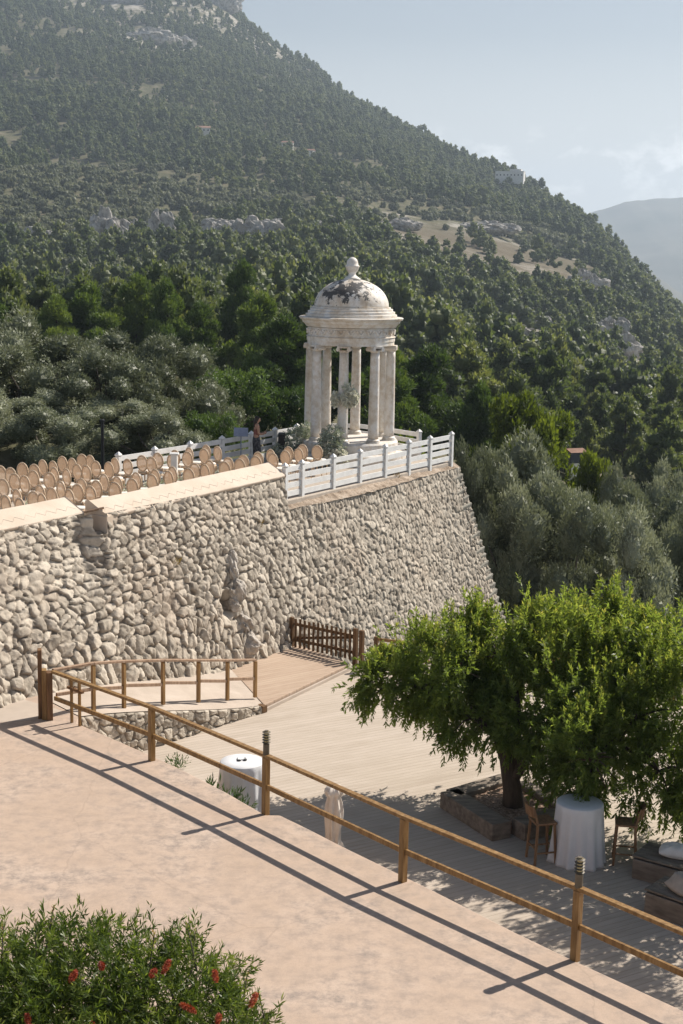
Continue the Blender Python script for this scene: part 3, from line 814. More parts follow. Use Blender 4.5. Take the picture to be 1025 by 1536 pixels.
# bedrock outcrop in the wall
def lump(c, r, seed, nz=18, na=28, rough=.35, sq=(1, 1, 1)):
    th = np.linspace(.04, math.pi - .04, nz); ph = np.linspace(0, 2 * math.pi, na, endpoint=False)
    T, Pp = np.meshgrid(th, ph, indexing='ij')
    x = np.sin(T) * np.cos(Pp); y = np.sin(T) * np.sin(Pp); zz = np.cos(T)
    F1, F2, ci, cj, dx, dy = cells((x + zz * .7) * 1.6 + seed * 5.1, (y + zz * 1.1) * 1.6 + seed * 2.3)
    k = 1 + rough * (1.0 * (_T3[2, ci % 256, cj % 256] - .5) + .5 * vnoise(x * 1 + y * .7, zz + y, 2.0, 4, seed))
    V = np.stack([x * k * r[0] + c[0], y * k * r[1] + c[1], zz * k * r[2] + c[2]], -1)
    f = []
    for i in range(nz - 1):
        for j in range(na):
            l = (j + 1) % na
            f.append((i * na + j, (i + 1) * na + j, (i + 1) * na + l, i * na + l))
    f.append(tuple(range(na))); f.append(tuple((nz - 1) * na + j for j in range(na - 1, -1, -1)))
    return V.reshape(-1, 3).tolist(), f
def lumps(name, parts, mat, parent=None, world=False, **kw):
    mb = MB()
    for i, (c, r, sd) in enumerate(parts):
        mb.add(*lump(c, r, sd, **kw))
    return mb.build(name, mat, parent, world=world)
def on_wall(s, z, out): return st(s, 0 - BAT * (3.47 - z) - out, z)
oc = lumps('rock_outcrop', [(on_wall(-3.9, 1.45, -.02), (.20, .22, .40), 2), (on_wall(-3.88, .85, .05), (.24, .27, .33), 3), (on_wall(-4.05, .55, .0), (.17, .2, .22), 9), (on_wall(-3.75, .0, -.04), (.25, .28, .32), 5), (on_wall(-3.65, -.55, .0), (.28, .3, .28), 6)], M['rock'], rough=.5)
tag(oc, 'rough grey bedrock lump jutting out of the rubble wall above the ramp', 'rock')

# low rubble wall carrying the ramp
lw = thing('low_wall', 'low rubble wall under the railed ramp', 'stone wall', (-3.4, 30.3, -1.15))
LA, LB = np.array([-5.33, 28.22]), np.array([-1.74, 32.40])
le = LB - LA; ll = np.linalg.norm(le); le = le / ll; ln_ = np.array([le[1], -le[0]])
u1 = np.arange(0, ll, .022); f1 = u1 / ll
zr1 = -1.0 * (f1 * f1 * (3 - 2 * f1) * .35 + f1 * .65)
K = np.linspace(0, 1, 62)
Ug1 = np.repeat(u1[:, None], 62, 1); Zg1 = zr1[:, None] * (1 - K) + (-1.25) * K
hh, tn, gp = stones(Ug1 / .22, Zg1 / .22)
dd1 = .075 * hh * sstep(0, .04, K)[None, :] + .02
x1 = LA[0] + le[0] * Ug1 + ln_[0] * dd1; y1 = LA[1] + le[1] * Ug1 + ln_[1] * dd1
ii = np.arange(Ug1.size).reshape(Ug1.shape)
np_mesh('rubble_face', np.stack([x1 + 3.4, y1 - 30.3, Zg1 + 1.15], -1).reshape(-1, 3), np.stack([ii[:-1, :-1], ii[:-1, 1:], ii[1:, 1:], ii[1:, :-1]], -1).reshape(-1, 4), M['rubble'], lw, smooth=True, attrs={'tint': tn.ravel(), 'gap': gp.ravel()})
MB().box((LB[0] - .05, LB[1] - .06, -1.06), (.16, .22, .17), rz=.86).build('end_block', M['gate_wood'], lw, world=True, bevel=.01)

# ------------------------------------------------------------ rotunda temple
TC = Vector((.19, 47.7, 2.8))
tp = thing('temple', 'small round white marble temple with eight columns and a stained dome', 'temple', TC)
MB().lathe([(1.98, -.3), (1.98, .30), (1.93, .35)], n=72).build('lower_step', M['marble'], tp)
MB().lathe([(1.66, .34), (1.66, .66), (1.62, .72)], n=72).build('plinth', M['marble'], tp)
NCOL = 8
for i in range(NCOL):
    th = rad(-9 + 45 * i)
    x, y = 1.36 * math.sin(th), -1.36 * math.cos(th)
    z0 = .72
    prof = []
    for k in range(13):
        f = k / 12
        prof.append((.175 - .03 * f ** 1.6, .13 + f * 2.85))
    c = MB().lathe(prof, (x, y, z0), 28).build('column', M['marble'], tp, smooth=False)
    c.data.polygons.foreach_set('use_smooth', [True] * len(c.data.polygons))
    b = MB().lathe([(.235, 0), (.235, .045), (.205, .06), (.225, .085), (.20, .11), (.178, .135)], (x, y, z0), 28).build('column_base', M['marble'], c)
    cp = MB().lathe([(.148, 2.96), (.165, 2.99), (.165, 3.02), (.19, 3.04)], (x, y, z0), 24)
    R_ = Matrix.Rotation(th, 3, 'Z')
    cp.box((x, y, z0 + 3.135), (.41, .38, .06), M=R_)
    for sx_ in (-1, 1):                                       # ionic volutes
        o1 = R_ @ Vector((sx_ * .175, -.20, 0)); o2 = R_ @ Vector((sx_ * .175, .20, 0))
        cp.tube([(x + o1.x, y + o1.y, z0 + 3.06), (x + o2.x, y + o2.y, z0 + 3.06)], .062, 14)
    cp.build('capital', M['marble'], c)
ent = MB().lathe([(1.20, 3.885), (1.45, 3.885), (1.45, 4.00), (1.47, 4.01), (1.47, 4.13), (1.50, 4.15), (1.44, 4.17), (1.44, 4.44), (1.50, 4.46), (1.22, 4.47)], n=96).build('entablature', M['marble'], tp)
fr = MB()
for i in range(28):                                           # carved swags of the frieze
    a = 2 * math.pi * i / 28
    pts = []
    for k in range(9):
        b_ = a + (k / 8 - .5) * .175
        z = 4.39 - .15 * math.sin(math.pi * k / 8)
        pts.append((1.452 * math.cos(b_), 1.452 * math.sin(b_), z))
    fr.tube(pts, .034, 6)
    fr.lathe([(.045, 0), (.045, .05)], (1.45 * math.cos(a), 1.45 * math.sin(a), 4.34), 8)
fr.build('frieze_carving', M['marble'], ent)
MB().lathe([(1.30, 4.472), (1.50, 4.472), (1.53, 4.52), (1.58, 4.57), (1.62, 4.60), (1.64, 4.67), (1.72, 4.72), (1.74, 4.77), (1.70, 4.79), (1.3, 4.80)], n=96).build('cornice', M['marble'], tp)
MB().lathe([(1.52, 4.80), (1.52, 4.88), (1.45, 4.895), (1.45, 4.975), (1.38, 4.99), (1.38, 5.06), (1.31, 5.075), (1.31, 5.12), (1.1, 5.13)], n=96).build('dome_steps', M['marble'], tp)
dm_o = MB().lathe([(1.24 * math.cos(a), 5.12 + .92 * math.sin(a)) for a in np.linspace(0, 1.45, 22)], n=72).build('dome', M['dome_marble'], tp, smooth=True)
# object origin of the dome at its springing so its stain sits on its flank
for v in dm_o.data.vertices: v.co.z -= 5.12
dm_o.location.z = 5.12
MB().lathe([(0.276, 6.0), (0.276, 6.052), (0.221, 6.077), (0.138, 6.138), (0.11, 6.189), (0.129, 6.232), (0.193, 6.31), (0.216, 6.396), (0.239, 6.43), (0.23, 6.464), (0.193, 6.49), (0.189, 6.568), (0.156, 6.654), (0.092, 6.714), (0.018, 6.74)], n=32).build('finial', M['marble'], tp, smooth=True)

# ------------------------------------------------------------ white fences
def white_fence(label, pts, base_z, nrails=4, ph=1.05, sub=None):
    f = thing('white_fence', label, 'fence', (pts[0][0], pts[0][1], base_z), 0, 'white plank fences around the temple terrace')
    for i, p in enumerate(pts):
        a = Vector((p[0], p[1])); 
        q = Vector(pts[min(i + 1, len(pts) - 1)][:2]) - Vector(pts[max(i - 1, 0)][:2])
        rz = math.atan2(q.y, q.x)
        mb = MB()
        mb.box((p[0], p[1], base_z + ph / 2 - .16), (.13, .13, ph + .1), rz=rz)
        w = .16
        Rm = Matrix.Rotation(rz, 3, 'Z')
        vs = [Vector((p[0], p[1], 0)) + Rm @ Vector((x * w / 2, y * w / 2, 0)) for x, y in ((-1, -1), (1, -1), (1, 1), (-1, 1))]
        zt_ = base_z + ph - .06
        mb.add([(v.x, v.y, zt_ - .04) for v in vs] + [(v.x, v.y, zt_) for v in vs] + [(p[0], p[1], zt_ + .09)],
               [(3, 2, 1, 0), (0, 1, 5, 4), (1, 2, 6, 5), (2, 3, 7, 6), (3, 0, 4, 7), (4, 5, 8), (5, 6, 8), (6, 7, 8), (7, 4, 8)])
        mb.build('post', M['white_paint'], f, world=True, bevel=.008)
    for i in range(len(pts) - 1):
        a, b = pts[i], pts[i + 1]
        d = Vector((b[0] - a[0], b[1] - a[1])).normalized() * .075
        for k in range(nrails):
            z = base_z + .16 + k * .235
            j = [random.uniform(-.012, .012) for _ in range(2)]
            MB().bar((a[0] + d.x, a[1] + d.y, z + j[0]), (b[0] - d.x, b[1] - d.y, z + j[1]), .04, .15).build('rail', M['white_paint'], f, world=True)
    return f
nf = [st(s, .06) for s in (-.75, .1, 1.75, 3.25, 4.75, 6.25, 7.65, 9.15)]
white_fence('white plank fence along the wall head in front of the temple', nf[1:] if False else nf, 2.78)
ff = [(-6.48, 40.74), (-5.62, 42.15), (-4.72, 43.6), (-3.86, 45.1), (-3.02, 46.5), (-2.3, 47.75), (-1.6, 48.95)]
white_fence('white plank fence behind the rows of chairs', ff, 2.78)
bf = [(-1.6, 48.95), (-.95, 50.25), (.35, 50.45), (1.6, 49.35), (2.58, 48.0), (3.62, 47.72)]
white_fence('white plank fence rounding the back of the temple', bf[1:-1] , 2.78)

# ------------------------------------------------------------ foreground wooden railing
rl = thing('wooden_railing', 'long honey brown two-rail railing along the terrace edge', 'railing', (-1.2, 23.24, 0))
RP = [(-3.5, 25.74), (-1.2, 23.22), (1.06, 20.62), (3.34, 18.22), (5.72, 15.6)]
for i, p in enumerate(RP):
    MB().box((p[0], p[1], .50), (.105, .105, 1.04), rz=-.85).build('post', M['rail_wood'], rl, world=True, bevel=.008)
    if i in (1, 3):
        x, y = p
        lp = MB().lathe([(.055, 0), (.055, .20), (.035, .21), (.035, .44)], (x, y, 1.06), 16).build('lamp', M['lamp_metal'], rl, world=True)
        lg = MB().lathe([(.038, .215), (.038, .425)], (x - rl.location.x, y - rl.location.y, 1.06), 14).build('diffuser', M['lamp_glow'], lp)
        lv = MB()
        for k in range(5):
            lv.lathe([(.05, 0), (.074, .012), (.05, .022)], (x - rl.location.x, y - rl.location.y, 1.275 + k * .046), 18)
        lv.build('louvre', M['lamp_metal'], lp)
ends = [(-5.82, 28.0)] + RP
off = np.array([-.05, -.04])
MBt = MB()
zt_l = [1.0, 1.02, 1.03, 1.03, 1.03, 1.03]
for k, (nm, z) in enumerate((('top_rail', 1.02), ('lower_rail', .50))):
    for i in range(len(ends) - 1):
        a, b = ends[i], ends[i + 1]
        za = z - (.0 if i else .02)
        if nm == 'top_rail':
            MB().bar((a[0] + .0, a[1] + .0, za + .03), (b[0], b[1], z + .03), .10, .055).build(nm, M['rail_wood'], rl, world=True, bevel=.008)
        else:
            d = Vector((b[0] - a[0], b[1] - a[1])).normalized() * .054
            MB().bar((a[0] + d.x, a[1] + d.y, za), (b[0] - d.x, b[1] - d.y, z), .05, .085).build(nm, M['rail_wood'], rl, world=True, bevel=.006)
for x, y, h in ((-5.42, 27.86, .94), (-5.22, 27.66, .93)):
    MB().box((x, y, h / 2), (.05, .05, h), rz=.8).build('baluster', M['rail_wood'], rl, world=True, bevel=.006)
lt = MB()
lt.bar((-5.50, 27.94, .73), (-5.14, 27.58, .73), .07, .05); lt.tube([(-5.40, 27.80, .66), (-5.34, 27.76, .80), (-5.26, 27.70, .80), (-5.22, 27.66, .68)], .012, 6)
lt.build('latch', M['post_wood'], rl, world=True)
gp_ = thing('gate_post', 'tall thick timber post cluster at the far end of the railing', 'post', (-5.98, 28.12, 0))
MB().box((-6.12, 28.14, .72), (.085, .2, 1.48), rz=.2).build('tall_board', M['post_wood'], gp_, world=True, bevel=.01)
MB().box((-6.02, 28.08, .52), (.10, .2, 1.06), rz=.2).build('middle_board', M['rail_wood'], gp_, world=True, bevel=.01)
MB().box((-5.905, 28.06, .50), (.12, .22, 1.02), rz=.2).build('squat_post', M['post_wood'], gp_, world=True, bevel=.01)

# ramp railing
rr = thing('ramp_railing', 'pale two-rail wooden railing running down the ramp', 'railing', (-4.6, 29.6, -.15))
def rampz(f): return -1.0 * (f * f * (3 - 2 * f) * .35 + f * .65)
RA, RB = Vector((-5.15, 28.85, 0)), Vector((-1.98, 32.80, 0))
fr_ = [.0, .17, .40, .62, .81, 1.0]
rp = []
for f in fr_:
    p = RA.lerp(RB, f); zb = rampz(.06 + .80 * f); rp.append((p.x, p.y, zb))
hr = [1.0, .98, .96, .93, .90, .86]
for (x, y, z), hgt in zip(rp, hr):
    MB().box((x, y, z + hgt / 2 - .03), (.075, .075, hgt + .03), rz=.9).build('post', M['rail_wood'], rr, world=True, bevel=.006)
for i in range(5):
    a, b = rp[i], rp[i + 1]
    MB().bar((a[0], a[1], a[2] + hr[i] + .02), (b[0], b[1], b[2] + hr[i + 1] + .02), .10, .05).build('top_rail', M['ramp_rail'], rr, world=True, bevel=.006)
    d = (Vector(b) - Vector(a)).normalized() * .04
    MB().bar(Vector((a[0], a[1], a[2] + .46)) + d, Vector((b[0], b[1], b[2] + .42)) - d, .05, .07).build('lower_rail', M['ramp_rail'], rr, world=True, bevel=.006)
MB().bar((-5.86, 28.2, 1.0), (rp[0][0], rp[0][1], rp[0][2] + hr[0] + .02), .10, .05).build('top_rail', M['ramp_rail'], rr, world=True, bevel=.006)
MB().bar((-5.80, 28.2, .48), (rp[0][0], rp[0][1], rp[0][2] + .46), .05, .07).build('lower_rail', M['ramp_rail'], rr, world=True, bevel=.006)

# picket gate
pg = thing('picket_gate', 'dark brown picket gate at the end of the plank landing', 'gate', (-.4, 37.0, -1.15))
ga, gb = Vector((-1.24, 37.62, -1.02)), Vector((.36, 36.46, -1.02))
gd = (gb - ga).normalized(); grz = math.atan2(gd.y, gd.x)
for i in range(13):
    p = ga.lerp(gb, (i + .5) / 13)
    mb = MB().box((p.x, p.y, -1.0 + .40), (.07, .025, .80 + .025 * math.sin(i * 1.7)), rz=grz)
    mb.build('picket', M['gate_wood'], pg, world=True, bevel=.006)
nn = Vector((-gd.y, gd.x, 0)) * .03
for z in (-.80, -.36):
    MB().bar(ga + nn + Vector((0, 0, z + 1.02)), gb + nn + Vector((0, 0, z + 1.02)), .03, .08).build('crossbar', M['gate_wood'], pg, world=True)
MB().bar(ga + nn * 1.9 + Vector((0, 0, .26)), gb + nn * 1.9 + Vector((0, 0, .62)), .02, .07).build('brace', M['gate_wood'], pg, world=True)
for p, h in ((ga - gd * .06, .95), (gb + gd * .10, 1.0), (gb + gd * .30, .98)):
    MB().box((p.x, p.y, -1.15 + h / 2), (.11, .11, h + .05), rz=grz).build('gate_post', M['gate_wood'], pg, world=True, bevel=.01)
# fence further right behind the tree
ef = thing('deck_fence', 'brown two-rail fence at the far deck edge half hidden by the green tree', 'fence', (1.0, 36.3, -1.15))
ep = [(.98, 36.15), (2.6, 35.55), (4.4, 34.95), (6.3, 34.3), (8.2, 33.5)]
for x, y in ep: MB().box((x, y, -.72), (.1, .1, .9), rz=-.3).build('post', M['gate_wood'], ef, world=True)
for i in range(4):
    for z in (-.34, -.78):
        MB().bar((ep[i][0], ep[i][1], z), (ep[i + 1][0], ep[i + 1][1], z - .0), .04, .08).build('rail', M['rail_wood'], ef, world=True)

# ------------------------------------------------------------ tables, stools, benches on the deck
def cloth_table(label, x, y, z0, h, rt, rb, rz, seed, folds=13):
    t = thing('cocktail_table', label, 'table', (x, y, z0), rz, 'high cocktail tables on the deck')
    rs = random.Random(seed)
    ph = [rs.uniform(0, 6.28) for _ in range(3)]
    def fn(a, z):
        k = max(0, min(1, (h - z) / h)) ** .7
        return 1 + k * (.055 * math.sin(folds * a + ph[0] + .6 * math.sin(2 * a)) + .03 * math.sin((folds - 6) * a + ph[1]) + .03 * math.sin(3 * a + ph[2]))
    prof = [(rb * 1.02, .0), (rb, .06)]
    for k in range(1, 12):
        f = k / 12
        prof.append((rb + (rt - rb) * f ** .8, .06 + f * (h - .09)))
    prof += [(rt, h - .015), (rt - .012, h), (rt * .5, h + .001), (.02, h + .001)]
    MB().lathe(prof, (0, 0, 0), 120, fn).build('tablecloth', M['cloth_white'], t, smooth=True)
    MB().lathe([(.25, .0), (.25, .03), (.04, .05), (.04, h - .04)], (0, 0, 0), 16).build('pedestal', M['dark_grey'], t)
    return t
cloth_table('round white-clothed cocktail table in the sun beside the railing', -1.80, 25.95, -1.15, 1.10, .42, .50, 0, 3)
cloth_table('white-clothed cocktail table between two wooden stools under the tree', 4.38, 24.2, -1.15, 1.10, .42, .50, 1.3, 4)
eg = thing('sunglasses', 'small pair of dark sunglasses lying on the sunlit white table', 'sunglasses', (-1.80, 25.95, -.047))
for k, (dx, dy) in enumerate(((-.06, 0), (.05, .03))):
    mb = MB(); mb.lathe([(.036, 0), (.04, .008), (.036, .016)], (dx, dy, 0), 14); mb.build('lens', M['black'], eg)
MB().tube([(-.03, .01, .012), (0, .015, .02), (.02, .02, .012)], .006, 6).build('bridge', M['black'], eg)
for k, (a, b) in enumerate((((-.09, .0, .012), (-.10, .13, .012)), ((.085, .04, .012), (.04, .16, .012)))): MB().tube([a, b], .006, 6).build('temple_arm', M['black'], eg)

def drape():
    t = thing('draped_post', 'cream fabric wrapped round a slim post behind the railing', 'draped post', (-.03, 24.3, -1.15))
    def fn(a, z): return 1 + .15 * math.sin(7 * a + z * 2.5) + .08 * math.sin(12 * a - z * 4) + .09 * math.sin(2 * a + z * 5)
    prof = [(.24, 0), (.20, .05), (.115, .22), (.12, .4), (.15, .62), (.16, .8), (.145, .95), (.115, 1.06), (.15, 1.13), (.165, 1.17), (.15, 1.22), (.10, 1.27), (.03, 1.28)]
    MB().lathe(prof, (0, 0, 0), 72, fn).build('fabric', M['cloth_cream'], t, smooth=True)
    MB().lathe([(.03, 0), (.03, 1.25)], (0, 0, 0), 10).build('pole', M['dark_grey'], t)
drape()

def bar_stool(label, x, y, z0, rz, tilt=0):
    t = thing('bar_stool', label, 'bar stool', (x, y, z0), rz, 'wooden bar stools by the cocktail table')
    MB().box((0, 0, .76), (.42, .40, .045)).build('seat', M['stool_wood'], t, bevel=.015)
    for sx_ in (-1, 1):
        for sy in (-1, 1):
            MB().bar((sx_ * .17, sy * .16, .74), (sx_ * .20, sy * .20, 0), .042, .042).build('leg', M['stool_wood'], t, bevel=.005)
        MB().bar((sx_ * .17, -.165, .76), (sx_ * .16, -.25, 1.08), .035, .03).build('back_upright', M['stool_wood'], t)
    mb = MB()
    n = 10
    vs = []
    for i in range(n + 1):
        u = i / n * 2 - 1
        for zz, th in ((.90, 0), (1.10, 0), (1.10, .02), (.90, .02)):
            vs.append((u * .20, -.235 - .05 * (1 - u * u) - th - (zz - .9) * .15, zz))
    fs = []
    for i in range(n):
        for j in range(4):
            k = (j + 1) % 4
            fs.append((i * 4 + j, i * 4 + k, (i + 1) * 4 + k, (i + 1) * 4 + j))
    fs += [(0, 1, 2, 3), (n * 4 + 3, n * 4 + 2, n * 4 + 1, n * 4)]
    mb.add(vs, fs).build('backrest', M['stool_wood'], t, smooth=False)
    fr2 = MB()
    for a, b in (((-.19, .19, .26), (.19, .19, .26)), ((-.19, -.19, .3), (.19, -.19, .3)), ((-.19, -.19, .22), (-.19, .19, .22)), ((.19, -.19, .22), (.19, .19, .22))): fr2.bar(a, b, .025, .025)
    fr2.build('footrest', M['stool_wood'], t)
    return t
bar_stool('wooden bar stool left of the shaded table, its back to the planter', 3.72, 24.15, -1.15, rad(-75))
bar_stool('wooden bar stool right of the shaded table, half hidden by leaves', 5.22, 24.15, -1.15, rad(80))

def box_planter():
    t = thing('tree_planter', 'square planter of thick grey timbers around the tree trunk', 'planter', (3.3, 26.2, -1.15))
    def beam(a, b, w, h, nm='timber_beam'):
        MB().bar((a[0], a[1], -1.15 + h / 2), (b[0], b[1], -1.15 + h / 2), w, h).build(nm, M['grey_timber'], t, world=True, bevel=.015)
    c = [(2.30, 26.55), (3.12, 25.15), (4.55, 25.85), (3.75, 27.35)]
    beam((2.24, 26.66), (3.10, 25.04), .42, .33)
    beam(c[0], (3.6, 27.6), .40, .33)
    beam((3.42, 25.14), c[2], .40, .33)
    beam((4.42, 26.05), (3.80, 27.30), .40, .33)
    mu = MB().prism([(2.35, 26.5), (3.1, 25.2), (4.5, 25.9), (3.7, 27.4)], -1.14, -.90).build('mulch', M['mulch'], t, world=True)
box_planter()

def lounge(label, x, y, rz, L_, W_, h):
    t = thing('timber_bench', label, 'bench', (x, y, -1.15), rz, 'low timber lounge benches at the right edge')
    MB().box((0, 0, h / 2 - .03), (L_, W_, h - .06)).build('base', M['grey_timber'], t, bevel=.012)
    nb = 4
    for k in range(nb):
        MB().box((0, -W_ / 2 + (k + .5) * W_ / nb, h - .012), (L_ + .04, W_ / nb - .012, .035)).build('seat_board', M['grey_timber'], t, bevel=.006)
    return t
lounge('far low grey timber bench with a white pillow on it', 6.05, 23.35, rad(-35), 1.5, .75, .42)
lounge('near low grey timber bench with a crumpled beige cushion on it', 6.1, 21.75, rad(-42), 1.9, .70, .42)
def cushion(name, label, c, sx_, sy, sz_, rz, mat, seed, wr=.03):
    n, mN = 26, 20
    u = np.linspace(-1, 1, n); v = np.linspace(-1, 1, mN)
    Uu, Vv = np.meshgrid(u, v, indexing='ij')
    pin = 1 - .09 * (np.abs(Uu) ** 2 * (1 - np.abs(Vv) ** 4) + np.abs(Vv) ** 2 * (1 - np.abs(Uu) ** 4)) * 0
    prof = (np.clip(1 - np.abs(Uu) ** 2.6, 0, 1) * np.clip(1 - np.abs(Vv) ** 2.6, 0, 1)) ** .55
    edgeU = Uu * (1 - .10 * (1 - Vv ** 2) * np.abs(Uu) ** 3 * -1 - .05); edgeV = Vv * (1 - .07 * (1 - Uu ** 2) * np.abs(Vv) ** 3)
    wn = wr * vnoise(Uu + 3, Vv + 5, 1.8, 3, seed)
    top = np.stack([edgeU * sx_ / 2, edgeV * sy / 2, sz_ * .55 * prof + wn * prof + .02], -1).reshape(-1, 3)
    bot = np.stack([edgeU * sx_ / 2, edgeV * sy / 2, -sz_ * .45 * prof + .0], -1).reshape(-1, 3)
    ii = np.arange(n * mN).reshape(n, mN)
    f1_ = np.stack([ii[:-1, :-1], ii[1:, :-1], ii[1:, 1:], ii[:-1, 1:]], -1).reshape(-1, 4)
    f2_ = f1_[:, ::-1] + n * mN
    rim = list(ii[:, 0]) + list(ii[-1, 1:]) + list(ii[::-1, -1][1:]) + list(ii[0, ::-1][1:-1])
    rim = np.array(rim); nx = np.roll(rim, -1)
    f3_ = np.stack([nx, rim, rim + n * mN, nx + n * mN], -1)
    o = np_mesh(name, np.concatenate([top, bot]), np.concatenate([f1_, f2_, f3_]), mat, smooth=True)
    o.location = c; o.rotation_euler = (0, 0, rz)
    return tag(o, label, 'cushion')
cushion('pillow', 'plump white pillow on the far timber bench', (6.0, 23.45, -.64), .62, .42, .22, rad(-20), M['cushion_white'], 3)
cushion('cushion', 'crumpled beige cushion on the near timber bench', (5.85, 22.05, -.64), .60, .55, .28, rad(25), M['linen_grey'], 8, .16)

# ------------------------------------------------------------ ceremony chairs
def make_chair():
    c = thing('ceremony_chair', 'chair', 'chair')
    ring = [(.172 * math.sin(a), -.20 - .05 * (.26 + .26 * math.cos(a)) * 1.6, .73 + .225 * math.cos(a)) for a in np.linspace(0, 2 * math.pi, 24, endpoint=False)]
    MB().tube(ring, .022, 8, closed=True).build('back_frame', M['chair_frame'], c, smooth=True)
    n = 24
    vs = [(.0, -.225, .73)] + [(.163 * math.sin(a), -.20 - .05 * (.26 + .25 * math.cos(a)) * 1.6, .73 + .215 * math.cos(a)) for a in np.linspace(0, 2 * math.pi, n, endpoint=False)]
    vs2 = [(x, y - .012, z) for x, y, z in vs]
    fs = [(0, 1 + i, 1 + (i + 1) % n) for i in range(n)] + [(n + 1, n + 2 + (i + 1) % n, n + 2 + i) for i in range(n)]
    fs += [(1 + (i + 1) % n, 1 + i, n + 2 + i, n + 2 + (i + 1) % n) for i in range(n)]
    MB().add(vs + vs2, fs).build('cane_panel', M['cane'], c)
    MB().lathe([(.2, .40), (.225, .41), (.225, .44), (.2, .45)], (0, .02, 0), 24).build('seat_frame', M['chair_frame'], c)
    MB().lathe([(.20, .452), (.215, .475), (.19, .505), (.1, .515), (.01, .517)], (0, .02, 0), 24).build('seat_pad', M['seat_pad'], c, smooth=True)
    for sx_, sy in ((-1, 1), (1, 1)):
        MB().tube([(sx_ * .16, sy * .16 + .02, .41), (sx_ * .17, sy * .17 + .02, .2), (sx_ * .165, sy * .17 + .02, 0)], [.022, .018, .013], 8).build('leg', M['chair_frame'], c)
    for sx_ in (-1, 1):
        MB().tube([(sx_ * .13, -.205, .52), (sx_ * .15, -.16, .42), (sx_ * .16, -.19, .2), (sx_ * .165, -.23, 0)], [.02, .022, .018, .013], 8).build('leg', M['chair_frame'], c)
    return c
chair0 = make_chair()
ORD = ['first', 'second', 'third', 'fourth', 'fifth', 'sixth', 'seventh', 'eighth', 'ninth', 'tenth', 'eleventh', 'twelfth', 'thirteenth', 'fourteenth', 'fifteenth', 'sixteenth', 'seventeenth']
used = [False]
def put_chair(s, t, label, group):
    x, y, z = st(s + random.uniform(-.07, .07), t + random.uniform(-.05, .05), 2.8)
    rz = WALL_RZ - math.pi / 2 + random.uniform(-.22, .22)
    if not used[0]:
        used[0] = True
        chair0.location = (x, y, z); chair0.rotation_euler = (0, 0, rz); chair0['label'] = label; chair0['group'] = group
        return chair0
    return dup(chair0, (x, y, z), rz, label, group)
for r_ in range(17):                                          # block beside the parapet
    s = 3.72 - .79 * r_
    for k, t in enumerate((2.75, 2.28, 1.80) if s < -4.6 else (2.30, 1.85)):
        put_chair(s, t, 'cane-backed chair %s from the aisle in the %s row from the temple, coping side' % (ORD[k], ORD[r_]), 'oval cane-backed ceremony chairs')
for r_ in range(12):                                          # block beside the white fence
    s = 1.65 - .80 * r_
    ts = (4.0, 4.45) if s > -1.9 else (4.2, 4.66, 5.5, 5.95)
    if s < -5.6: ts = ts[:2]
    for k, t in enumerate(ts):
        put_chair(s, t, 'cane-backed chair %s from the aisle in the %s row from the temple, far fence side' % (ORD[k], ORD[r_]), 'oval cane-backed ceremony chairs')

# ------------------------------------------------------------ foliage helpers
def unit(v): return v / (np.linalg.norm(v, axis=-1, keepdims=True) + 1e-9)
def leaves(P, Dr, ln, wd, r=None):
    """rhombic leaves at P along Dr; returns (n,4,3)"""
    r = r or rng
    n = len(P)
    Dr = unit(Dr)
    side = unit(np.cross(Dr, unit(r.normal(size=(n, 3)))))
    ln = np.asarray(ln).reshape(-1, 1); wd = np.asarray(wd).reshape(-1, 1)
    mid = P + Dr * ln * .45
    return np.stack([P, mid - side * wd / 2, P + Dr * ln, mid + side * wd / 2], 1)
def sprigs(P, Dr, L_, n, ln, wd, spread=.8, droop=0.0, r=None):
    """n leaves along each shoot; returns quads and the fraction along the shoot"""
    r = r or rng
    S_ = len(P)
    f = np.tile(np.linspace(.08, 1, n), S_)
    Pp = np.repeat(P, n, 0); Dd = np.repeat(unit(Dr), n, 0); LL = np.repeat(np.broadcast_to(L_, (S_,)), n)
    pos = Pp + Dd * (f * LL)[:, None]; pos[:, 2] -= droop * (f ** 2) * LL
    rv = unit(r.normal(size=(S_ * n, 3)))
    d = Dd * (.55 + .3 * f[:, None]) + rv * spread; d[:, 2] -= droop * .8
    k = r.uniform(.7, 1.25, S_ * n)
    return leaves(pos, d, ln * k, wd * k, r), f
def in_ball(n, r=None, shell=.5):
    r = r or rng
    d = unit(r.normal(size=(n, 3)))
    return d * (r.random((n, 1)) ** (1 / 3.) * (1 - shell) + shell * r.uniform(.75, 1.0, (n, 1)))
def limb_tubes(mb, base, tips, r0, r):
    """trunk with limbs reaching into the crown"""
    base = Vector(base)
    for t, rr in tips:
        t = Vector(t)
        mid = base.lerp(t, .5) + Vector((r.normal() * .06, r.normal() * .06, -.06)) * (t - base).length
        q1 = base.lerp(mid, .5) + Vector((r.normal() * .03, r.normal() * .03, .0)) * (t - base).length
        mb.tube([base, q1, mid, t], [rr, rr * .8, rr * .6, rr * .22], 7)

